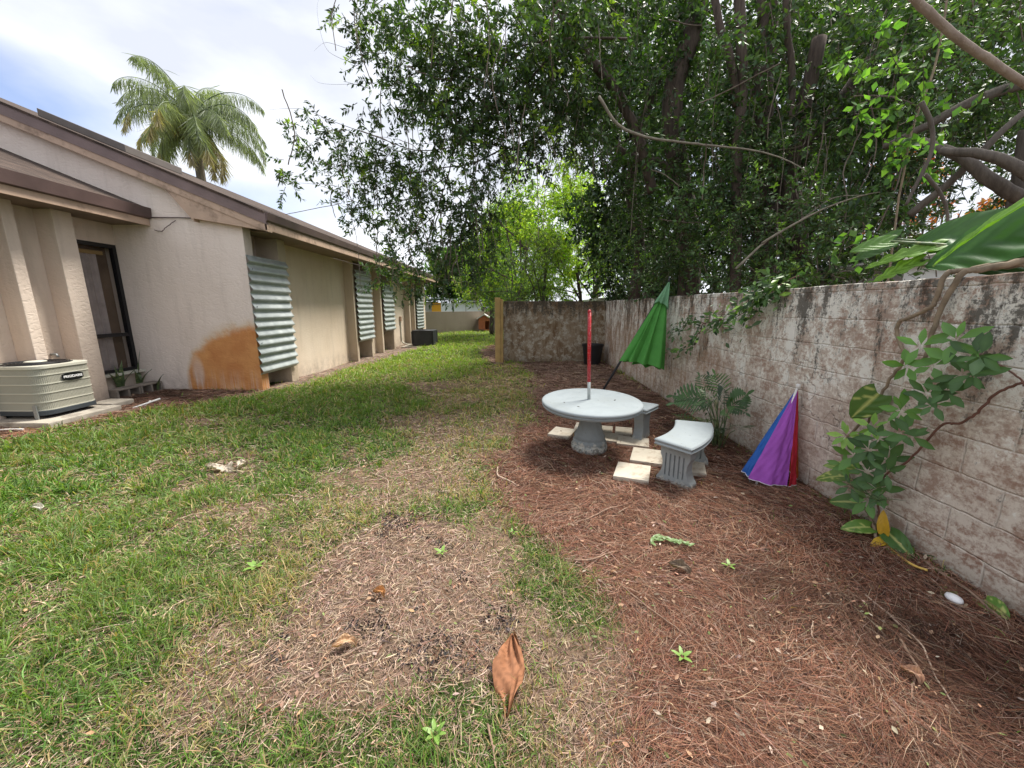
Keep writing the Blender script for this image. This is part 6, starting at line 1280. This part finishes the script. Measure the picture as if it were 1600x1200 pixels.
for loc, n, L, lb in [((-.28, 1.08), 6, .036, 'small bright weed in the lower centre lawn'), ((-.45, 2.1), 5, .04, 'tiny weed on the upper part of the bare patch'), ((.72, 1.40), 5, .035, 'tiny green sprout in the mulch at lower right'), ((1.26, 2.02), 4, .035, 'tiny green sprout in the mulch below the bench'),
        ((-.02, 2.35), 4, .04, 'small sprout at the top of the middle grass tuft'), ((-1.5, 1.95), 6, .05, 'broad-leaved weed among the left lawn')]:
    seedling(loc, n, L, (.20, .34, .07), lb)
# big dry leaf
def dry(loc, rot, L, W_, col, label, curl=.5, name='dry_leaf'):
    V, C, T = [], [], []; nu, nv = 14, 26
    for j in range(nv+1):
        v = j/nv; w = W_*(math.sin(PI*(v*.93+.05))**.8)
        for i in range(nu+1):
            u = i/nu*2-1
            if name == 'torn_leaf': w *= .72+.5*abs(math.sin(v*23+u*2))
            w2 = w*(1.25 if u < 0 and .25 < v < .6 else .8 if u > 0 else 1.); x = u*w2/2*(1-.35*curl*abs(u)); z = .006+(.045*math.sin(v*7+.5)*u*w/.16 if L > .15 else 0)+(.020 if L > .15 else .010)*abs(math.sin(u*4+v*7))+curl*W_*.55*abs(u+.15)**1.5+.018*math.sin(v*9+u*2.5)*curl+.03*curl*math.sin(v*PI)+ .006*math.sin(u*9+v*4)
            V.append((x+.03*math.sin(v*4)*curl, (v-.5)*L, z)); vein = (abs(math.sin(v*26-abs(u)*5)) > .90) or abs(u) < .06
            k = .75+.5*float(vnoise(np.array([u*2+9+L*30]), np.array([v*5.]), 2., 3, 3)[0]); C.append(np.array(col)*k*(.72 if vein else 1.))
    for j in range(nv):
        for i in range(nu): a = j*(nu+1)+i; T += [(a, a+1, a+nu+2), (a, a+nu+2, a+nu+1)]
    o = merge_leaf(name, [(np.array(V), np.array(T), np.array(C))], 'dead_leaf', None); o.location = (*loc, gh(*loc)+.012); o.rotation_euler = (R(8), R(-10), rot)
    tag(o, label, 'leaf'); return o
dl = dry((-.012, 1.315), R(-6), .33, .135, (.30, .135, .07), 'large curled brown dry leaf lying in the foreground grass', .26)
MB().tube([(-.01, -.16, .02), (.015, -.21, .015), (.02, -.24, .008)], .005, 6).build('stalk', M['stick'], dl)
dry((-.71, 1.75), R(60), .075, .04, (.5, .25, .10), 'small orange-brown leaf at the left rim of the bare patch')
dry((-.76, 1.44), R(100), .10, .05, (.55, .36, .22), 'small pale brown leaf at the lower left of the bare patch')
dry((1.62, 1.32), R(10), .07, .05, (.5, .3, .2), 'small tan leaf in the mulch at far lower right')
dry((.95, 1.98), R(50), .12, .07, (.20, .15, .11), 'greyish curled leaf in the mulch below the weed')
for tx, ty, lb in ((.50, 3.80, 'dark leaf speck on the table top left of the pole'), (.62, 3.66, 'dark leaf speck on the table top nearest the camera'), (1.03, 3.90, 'curled leaf bit on the table top right of the pole')):
    q = dry((tx, ty), R(tx*300), .032, .014, (.12, .10, .08), lb, .4); q.scale.z = .22; q.location.z = .549+(ty-TY)*.042+gh(TX, TY)-.005
t = dry((-2.76, 3.34), R(80), .26, .09, (.62, .54, .44), 'torn pale dried leaf scrap on the lawn', .3, 'torn_leaf')
t2 = dry((-2.62, 3.41), R(20), .20, .05, (.66, .58, .48), 'narrow pale shred beside the torn leaf scrap', .6, 'torn_leaf')
dry((-3.6, 2.62), R(70), .12, .05, (.6, .56, .48), 'small pale shred on the left lawn')
m = MB().lathe([(.004, 0), (.024, .006), (.03, .016), (.026, .028), (.012, .036), (.002, .038)], 24); o = m.build('white_shell', M['shell'], smooth=True); o.location = (2.24, 1.73, gh(2.24, 1.73)+.008); o.scale = (1, 1.25, 1); tag(o, 'small glossy white shell on the mulch by the wall', 'shell')
# sticks
def stick(a, b_, r, label, bend=.06, mat='stick', z=.015):
    a, b_ = Vector((*a, gh(*a)+z)), Vector((*b_, gh(*b_)+z)); m_ = (a+b_)/2; s = Vector((-(b_-a).y, (b_-a).x, 0))*bend
    p = smooth_path([a, a.lerp(m_, .6)+s*.8, m_+s+Vector((0, 0, .008)), m_.lerp(b_, .5)+s*.3, b_], 5, .0012); o = MB().tube(p, [r*(1-.5*i/len(p)) for i in range(len(p))], 6).build('stick', M[mat], smooth=True)
    tag(o, label, 'stick'); return o
M['stick_pale'] = simple('pale_twig', (.45, .34, .26), .8, var=.2, vs=20)
for a, b_, r, lb, bd, mt in [((.50, 2.52), (.92, 2.78), .006, 'brown stick in the mulch in front of the pedestal', .03, 'stick'), ((-1.33, 3.29), (-1.0, 2.83), .004, 'thin pale curved twig on the middle lawn', .12, 'stick_pale'), ((-.17, 3.42), (.02, 3.05), .008, 'pale curved root piece left of the table', -.18, 'stick_pale'),
        ((1.84, 1.78), (1.66, 1.18), .005, 'long pale curved twig in the right mulch', .1, 'stick_pale'), ((1.44, 1.61), (1.35, 1.38), .0035, 'short pale bent twig in the right mulch', -.14, 'stick_pale'), ((-.86, 1.28), (-.67, 1.45), .004, 'dark stick crossing the bare patch', 0, 'stick'),
        ((-1.97, 2.85), (-1.72, 2.82), .005, 'tan twig lying across the left lawn', .03, 'stick_pale'), ((-2.18, 1.36), (-1.72, 1.62), .003, 'long straw stalk at the lower left', .03, 'stick_pale'), ((.35, 2.07), (.62, 2.15), .008, 'reddish curved stick beside the low weed', -.12, 'stick'),
        ((.58, 1.85), (.86, 1.42), .004, 'thin brown stick at the edge of grass and mulch', -.03, 'stick'), ((2.38, 2.02), (2.32, 1.55), .009, 'grey broken stick along the foot of the wall', .04, 'stick'), ((1.75, 1.5), (1.52, 1.22), .006, 'brown forked stick near the right corner', .1, 'stick'),
        ((-.10, 1.12), (-.06, .98), .005, 'short brown stick just below the big dry leaf', .02, 'stick'), ((2.30, 6.85), (2.40, 7.2), .012, 'dark stick propped at the wall foot beyond the green umbrella', .02, 'stick'), ((-2.6, 8.0), (-1.1, 8.3), .004, 'long thin pale runner on the far lawn', -.12, 'stick_pale')]:
    stick(a, b_, r, lb, bd, mt)
# fallen leaves and chips over the mulch and lawn
x, y = scatter([(.45, 2, 330), (2, 4, 150), (4, 8, 60), (8, 12, 25)])
z = zones(x, y); k = RNG.random(len(x)) < np.select([z == 1, z == 3, z == 2], [.85, .6, 1.], .16); x, y, z = x[k], y[k], z[k]; n = len(x)
D = rand_dirs(n); D[:, 2] *= .25; U = rand_dirs(n, 2.5); L = RNG.uniform(.010, .034, n)**1.*np.clip(.8+y*.12, 1, 2)
C = pal(n, [(.36, .24, .165), (.30, .18, .12), (.42, .33, .26), (.2, .11, .08), (.40, .24, .15), (.24, .15, .11), (.18, .22, .08)], .2)
o = leaf_mesh('fallen_leaves', np.stack([x, y, gz(x, y)+RNG.uniform(.012, .028, n)], 1), D, U, L, L*RNG.uniform(.3, .6, n), C, M['straw']); tag(o, 'scattered small dry leaves over mulch and lawn', 'leaf litter', kind='stuff')
# dark earth crumbs on the bare patch
x, y = scatter([(1.1, 2.7, 5000)]); z = zones(x, y); q = vnoise(x, y, 5., 91, 3); k = (z == 3) & (q > .60); x, y = x[k], y[k]; n = len(x)
o = leaf_mesh('soil_crumbs', np.stack([x, y, gz(x, y)+.006], 1), rand_dirs(n), rand_dirs(n, 1.), RNG.uniform(.008, .026, n), RNG.uniform(.006, .018, n), pal(n, [(.05, .042, .042), (.085, .07, .065), (.035, .03, .03)], .2), M['straw']); tag(o, 'dark soil crumbs on the bare patch', 'soil', kind='stuff')

# ================================================================ trees
LM = DATA['LIMB']
def v(l): return [([tuple(p) for p in pts], r) for pts, r in l]
M['bark_root'] = bark('root_bark', (.13, .10, .08), (.25, .205, .17))
# the big fig: overhanging branches and the main crown over the wall
fig = empty('fig_tree', (4.3, 7.0, 0), 0, 'huge dark fig tree with hanging roots arching over the block wall', 'tree')
limbs(fig, v(LM['T']), 'trunk', 'bark', taper=.8)
limbs(fig, [(p, r*.55) for p, r in v(LM['L'])], 'limb', 'bark', taper=.15)
nl = crown(fig, DATA['LEFT'], 92, 14, (.07, .115), .38, (.16, .38), DARK+[(.085, .15, .035)], -.25, name='hanging_crown', new=YELG[:2], newp=.08, twig_r=.0038, shell=.9)
nl += crown(fig, DATA['MAIN'], 85, 13, (.07, .115), .42, (.2, .45), DARK+[(.07, .13, .03)], -.3, name='main_crown', new=MIDG+LIME[1:], newp=.14, twig_r=.0025)
# fine bare shoots and hanging roots
rt = MB()
for k in range(420):
    c = random.choice(DATA['MAIN'] if k % 3 else DATA['LEFT'][12:]); p0 = Vector(c[:3])+Vector((random.gauss(0, .25), random.gauss(0, .4), random.uniform(0, .5)))
    if k % 4: p1 = p0+Vector((random.gauss(0, .12), random.gauss(0, .12), -random.uniform(.5, 1.6)))
    else: p1 = p0+Vector((random.gauss(-.2, .5), random.gauss(0, .3), random.gauss(0, .35)))
    if p1.z < 1.9: p1.z = 1.9
    mid = (p0+p1)/2+Vector((random.gauss(0, .09), random.gauss(0, .09), random.gauss(0, .05)))
    rt.tube(smooth_path([p0, mid, p1], 6, .004), random.uniform(.003, .009), 5, cap=False)
o = rt.build('hanging_roots', M['bark_root'], fig, smooth=True); o['kind'] = 'stuff'
settle(fig)
e = empty('grey_limbed_tree', (5.6, 5.2, 0), 0, 'tree with crossing thick grey limbs above the wall at far right', 'tree')
limbs(e, [(p, r*.8) for p, r in v(LM['R'])], 'limb', 'bark_grey', taper=.6)
nl += crown(e, [[4.9, 4.9, 4.4, .9, .9, .9], [6.0, 4.9, 4.0, .8, .9, .9], [6.6, 5.2, 3.1, .6, .8, .6], [5.6, 6.2, 4.8, 1., 1., 1.], [5.2, 5.9, 2.6, .5, .6, .3], [5.9, 5.4, 2.2, .4, .5, .3], [6.3, 4.6, 5.2, .8, .8, .6], [7.2, 6., 3.6, .8, .8, .5], [7.6, 6.2, 4.6, .9, .9, .7], [6.6, 6.4, 2.7, .5, .6, .3], [5.6, 5.6, 3.4, .5, .6, .4]], 60, 13, (.06, .095), .42, (.2, .45), DARK, -.2)
settle(e)
e = empty('pale_limbed_shrub', (3.6, 5.6, 0), 0, 'dense shrub with long pale arching branches behind the wall', 'shrub')
limbs(e, [(p, r*.75) for p, r in v(LM['G'])], 'branch', 'bark_pale', jit=.006, taper=.25)
nl += crown(e, DATA['LOW'], 140, 13, (.04, .07), .45, (.14, .36), [(.06, .12, .045), (.075, .145, .05), (.05, .095, .04), (.10, .18, .055)], .1, name='crown', new=LIME, newp=.12, twig_r=.0022)
settle(e)
e = empty('light_leaved_climber', (3.6, 3.7, 1.5), 0, 'lighter green climber hanging from the canopy above the big leaves', 'climber')
nl += crown(e, DATA['LIGHT'], 90, 10, (.06, .095), .62, (.15, .35), [(.10, .20, .05), (.12, .23, .06), (.08, .17, .045)], -.55, mat='leaf_soft', name='foliage', out_b=.2)
MB().tube(smooth_path([(3.4, 3.6, 4.6), (3.45, 3.65, 4.), (3.4, 3.6, 3.4), (3.3, 3.6, 2.8), (3.35, 3.6, 1.6)], 6, .002), .008, 7).build('stem', M['vine'], e, smooth=True)
settle(e)
e = empty('dead_limb', (3.0, 2.6, 3.0), 0, 'bare pinkish dead limb slanting across the top right corner', 'branch')
limbs(e, v(LM['D']), 'limb', 'bark_dead', jit=.004, taper=.9)
settle(e)
# trees behind the wall
def tree(name, loc, clumps, cols, label, H, r=.12, leafs=(.06, .10), dens=10, mat='leaf', group=None, new=None, newp=0., tw=(.25, .6), nleaf=11, wr=.42, barkm='bark'):
    global nl
    e = empty(name, loc, 0, label, 'tree', group)
    p = [Vector(loc), Vector(loc)+Vector((random.gauss(0, .12), random.gauss(0, .12), H*.35)), Vector(loc)+Vector((random.gauss(0, .3), random.gauss(0, .3), H*.75))]
    sp = smooth_path(p, 6, .02); MB().tube(sp, [r*(1-.5*i/len(sp)) for i in range(len(sp))], 9).build('trunk', M[barkm], e, smooth=True)
    for c in clumps[:8]:
        b0 = sp[random.randint(len(sp)//3, len(sp)-2)]; q = [b0, (b0+Vector(c[:3]))/2+Vector((0, 0, .1)), Vector(c[:3])]
        MB().tube(smooth_path(q, 4, .02), [r*.35, *[r*.25]*7, r*.1][:len(smooth_path(q, 4))], 6).build('limb', M[barkm], e, smooth=True)
    nl += crown(e, clumps, dens, nleaf, leafs, wr, tw, cols, -.1, mat=mat, new=new, newp=newp, twig_r=.004)
    settle(e); return e
bk = DATA['BACK']
for part, (x0, x1, lb) in enumerate([(-1, 5.6, 'dark background tree behind the fig trunks on the left'), (5.6, 9.2, 'dark background tree behind the fig trunks in the middle'), (9.2, 40, 'dark background tree behind the thick grey limbs')]):
    cl = [c for c in bk if x0 <= c[0] < x1]
    if cl: tree('background_tree', (sum(c[0] for c in cl)/len(cl), 11.5, 0), cl, DARK, lb, 6, .2, (.13, .21), 22, group='dark trees behind the fig')
def blobs(cx_, cy_, z0, z1, w, n, r0=.5, r1=.9, dy=1.):
    out = []
    for _ in range(n):
        zz = random.uniform(z0, z1); k = math.sin(PI*min(1, max(.15, (zz-z0)/(z1-z0)*.8+.2)))
        out.append([cx_+random.uniform(-w, w)*k, cy_+random.uniform(-dy, dy), zz, random.uniform(r0, r1), random.uniform(r0, r1), random.uniform(r0, r1)*.75])
    return out
far = 'sunlit trees beyond the stained wall'
tree('sunlit_tree', (2.2, 14.5, 0), blobs(1.7, 14.5, 1.6, 6.6, 1.7, 34), YELG, 'bright yellow-green bushy tree right behind the stained wall', 3.6, .09, (.11, .17), 26, 'leaf_soft', far, nleaf=11, wr=.34)
tree('sunlit_tree', (3.4, 17., 0), blobs(3.4, 17, 2.2, 8.0, 2.0, 18, .6, 1.), YELG, 'taller yellow-green tree with open crown to the right of the far group', 6, .14, (.15, .22), 22, 'leaf_soft', far, wr=.34)
tree('sunlit_tree', (.4, 19., 0), blobs(.0, 19., 2.0, 8.4, 2.2, 24, .6, 1.), YELG+MIDG, 'yellow-green tree in the middle of the far group', 6, .16, (.15, .22), 20, 'leaf_soft', far, wr=.34)
tree('sunlit_tree', (-1.3, 21.5, 0), blobs(-1.2, 21.5, 1.9, 6.0, 1.7, 20, .6, 1.), YELG+MIDG[2:3], 'yellow-green tree at the left of the far group, over the kennel', 6, .16, (.16, .23), 16, 'leaf_soft', far, wr=.34)
tree('olive_bush', (-.1, 13.0, 0), blobs(-.2, 13., .9, 3.6, .55, 10, .3, .6, .6), [(.10, .17, .07), (.13, .20, .085), (.085, .14, .06)], 'soft grey-green bush behind the timber post', 3, .06, (.08, .12), 60, 'leaf_soft', wr=.3)
tree('olive_bush', (.9, 13.6, 0), blobs(.9, 13.6, 1.5, 4.2, .8, 11, .4, .7, .6), [(.13, .20, .085), (.16, .24, .09)], 'feathery green bush over the left half of the stained wall', 4, .07, (.08, .12), 50, 'leaf_soft', wr=.26)
tree('shade_tree', (-7.0, 44., 0), blobs(-6.5, 44., 2.0, 7., 5., 26, 1.1, 1.9, 2.), MIDG+DARK[:2], 'dark green tree rising behind the white outbuilding', 5, .3, (.32, .5), 5, 'leaf_soft', tw=(.6, 1.4), nleaf=12)
tree('shade_tree', (-3.6, 36., 0), blobs(-2.4, 38., 2.4, 6.6, 2.6, 12, .9, 1.5, 1.5), YELG+MIDG, 'yellow-tinged tree right of the white outbuilding', 5, .3, (.25, .4), 7, 'leaf_soft', tw=(.5, 1.2))
tree('shade_tree', (-.3, 29.5, 0), blobs(-.2, 29.5, 1.6, 8.5, 2.6, 28, .9, 1.4, 1.5), YELG+MIDG, 'green tree above the brown board fence', 7, .2, (.22, .32), 9, 'leaf_soft', tw=(.5, 1.), wr=.34)
tree('bare_shrub', (-2.7, 31., 0), blobs(-3.4, 31., 2.2, 3.6, .9, 7, .5, .8), [(.30, .24, .20), (.36, .30, .22), (.22, .22, .12)], 'pinkish half-bare shrub over the far taupe wall', 3, .08, (.1, .15), 5, 'leaf_soft', wr=.25)
tree('red_flowering_tree', (13., 13.5, 0), blobs(12.6, 13.2, 3.4, 6.0, 2.4, 9, .6, .9), [(.45, .10, .07), (.5, .2, .1), (.55, .16, .14), (.2, .16, .05)], 'red and orange leaved tree glimpsed behind the grey limbs', 5, .12, (.16, .24), 9, 'leaf_soft', wr=.5)
# neighbour's shed roof and wall seen through gaps
e = empty('neighbour_shed', (10.2, 9.5, 0), 0, 'white neighbouring shed glimpsed behind the big leaves', 'shed')
MB().box((8.3, 8.6, -.1), (12.5, 12., 2.35)).build('wall', M['far_white'], e)
MB().prism([(8.0, 2.36), (12.8, 2.36), (12.8, 2.46), (10.4, 2.9), (8.0, 2.46)], 8.3, 12.3, 'y').build('roof', M['far_grey'], e)
MB().box((9.0, 8.56, .9), (9.9, 8.598, 1.9)).build('window', M['glass'], e)
settle(e)
e = empty('neighbour_house', (5.5, 17.5, 0), 0, 'white low house wall showing above the wall corner', 'house')
MB().box((3.5, 16., -.1), (9., 20., 1.75)).build('wall', M['far_white'], e)
MB().prism([(3.2, 1.76), (9.3, 1.76), (9.3, 1.84), (6.2, 2.2), (3.2, 1.84)], 15.7, 20.3, 'y').build('roof', M['far_white'], e)
settle(e)
# queen palm behind the house
def palm(loc, crown_z):
    e = empty('queen_palm', loc, 0, 'tall queen palm with drooping feathery fronds behind the roof', 'palm')
    MB().tube(smooth_path([(0, 0, 0), (.05, 0, crown_z*.5), (0, 0, crown_z-.3)], 12), .15, 14).build('trunk', M['palm_trunk'], e, smooth=True)
    MB().tube([(0, 0, crown_z-.9), (0, 0, crown_z-.3), (0, 0, crown_z+.3)], [.16, .17, .10], 12).build('crownshaft', M['snake'], e, smooth=True)
    fr = [(az_, el, L, c) for az_, el, L, c in
          [(178, 62, 3.2, 0), (165, 30, 3.1, 0), (190, 48, 3.2, 0), (150, 12, 2.6, 0), (200, 5, 2.4, 1), (90, 85, 3.2, 0), (70, 70, 3., 0), (270, 74, 2.8, 0), (250, 55, 2.7, 0), (10, 60, 3.2, 0), (350, 40, 3.1, 0), (5, 22, 3.2, 0), (20, 2, 2.9, 0), (335, 18, 2.8, 0), (280, 25, 2.5, 1), (300, 50, 2.6, 0), (230, 25, 2.6, 1), (265, 0, 2.3, 1), (290, -25, 2.2, 1), (320, -15, 2.5, 1), (350, -30, 2.5, 2), (335, -35, 2.3, 2), (215, -20, 2.1, 1), (120, 40, 2.8, 0), (40, 45, 2.9, 0), (310, 5, 2.5, 0), (180, -15, 2.3, 1), (60, 20, 2.6, 0), (130, 10, 2.5, 0)]]
    for az_, el, L, kind in fr:
        a_ = R(az_+random.uniform(-8, 8)); e0 = R(el); p = Vector((0, 0, crown_z)); pts = [p.copy()]; n = 22
        for i in range(n):
            el_ = e0-(i/n)**1.25*R(118 if el > 20 else 85); st = L/n
            p = p+Vector((math.cos(a_)*math.cos(el_), math.sin(a_)*math.cos(el_), math.sin(el_)))*st; pts.append(p.copy())
        rc = MB().tube(pts, [.028*(1-.85*i/n) for i in range(n+1)], 5); f = rc.build('frond', M['snake'], e, smooth=True)
        P, D, U, LL, C = [], [], [], [], []
        for i in range(2, n):
            for q in range(8):
                t = (i+q/8)/n; b_ = pts[i].lerp(pts[min(i+1, n)], q/8); tg = (pts[min(i+1, n)]-pts[i]).normalized(); s = tg.cross(Vector((0, 0, 1))).normalized()
                for sg in (-1, 1):
                    d = s*sg*.42+tg*.25+Vector((0, 0, -1.25+random.gauss(0, .4)))+Vector((random.gauss(0, .2), random.gauss(0, .2), 0))
                    P.append(tuple(b_)); D.append(tuple(d)); U.append(tuple(tg+Vector((random.gauss(0, .3), random.gauss(0, .3), 0)))); LL.append(.80*math.sin(PI*(t*.7+.18))*random.uniform(.6, 1.15))
                    col = [(.25, .285, .215), (.30, .33, .235), (.48, .41, .28)][kind if not (kind == 1 and t > .75) else 2]; C.append(np.array(col)*random.uniform(.7, 1.35))
        leaf_mesh('leaflets', np.array(P), np.array(D), np.array(U), LL, [.027]*len(P), np.clip(np.array(C), .01, .9), M['leaf_soft'], f, droop=.12, fold=.1, wide=.4)
    P, D = [], []
    for k in range(260):
        P.append((-.25+random.gauss(0, .08), -.25, crown_z-.15+random.gauss(0, .1))); D.append((random.gauss(-.5, .35), random.gauss(-.3, .3), random.gauss(-.2, .45)))
    leaf_mesh('fruit_cluster', np.array(P), np.array(D), rand_dirs(260), [.55]*260, [.03]*260, pal(260, [(.52, .34, .10), (.58, .42, .16)], .15), M['leaf_soft'], e)
    MB().tube(smooth_path([(.1, -.2, crown_z-.3), (.22, -.35, crown_z-1.), (.2, -.36, crown_z-1.7)], 5), [.02]*4+[.05, .06, .07, .05, .04, .03, .01], 8).build('spathe', M['bark'], e, smooth=True)
palm((-12.2, 16., 0), 8.35)
print('leaves', nl)
print('objects', len(bpy.data.objects))
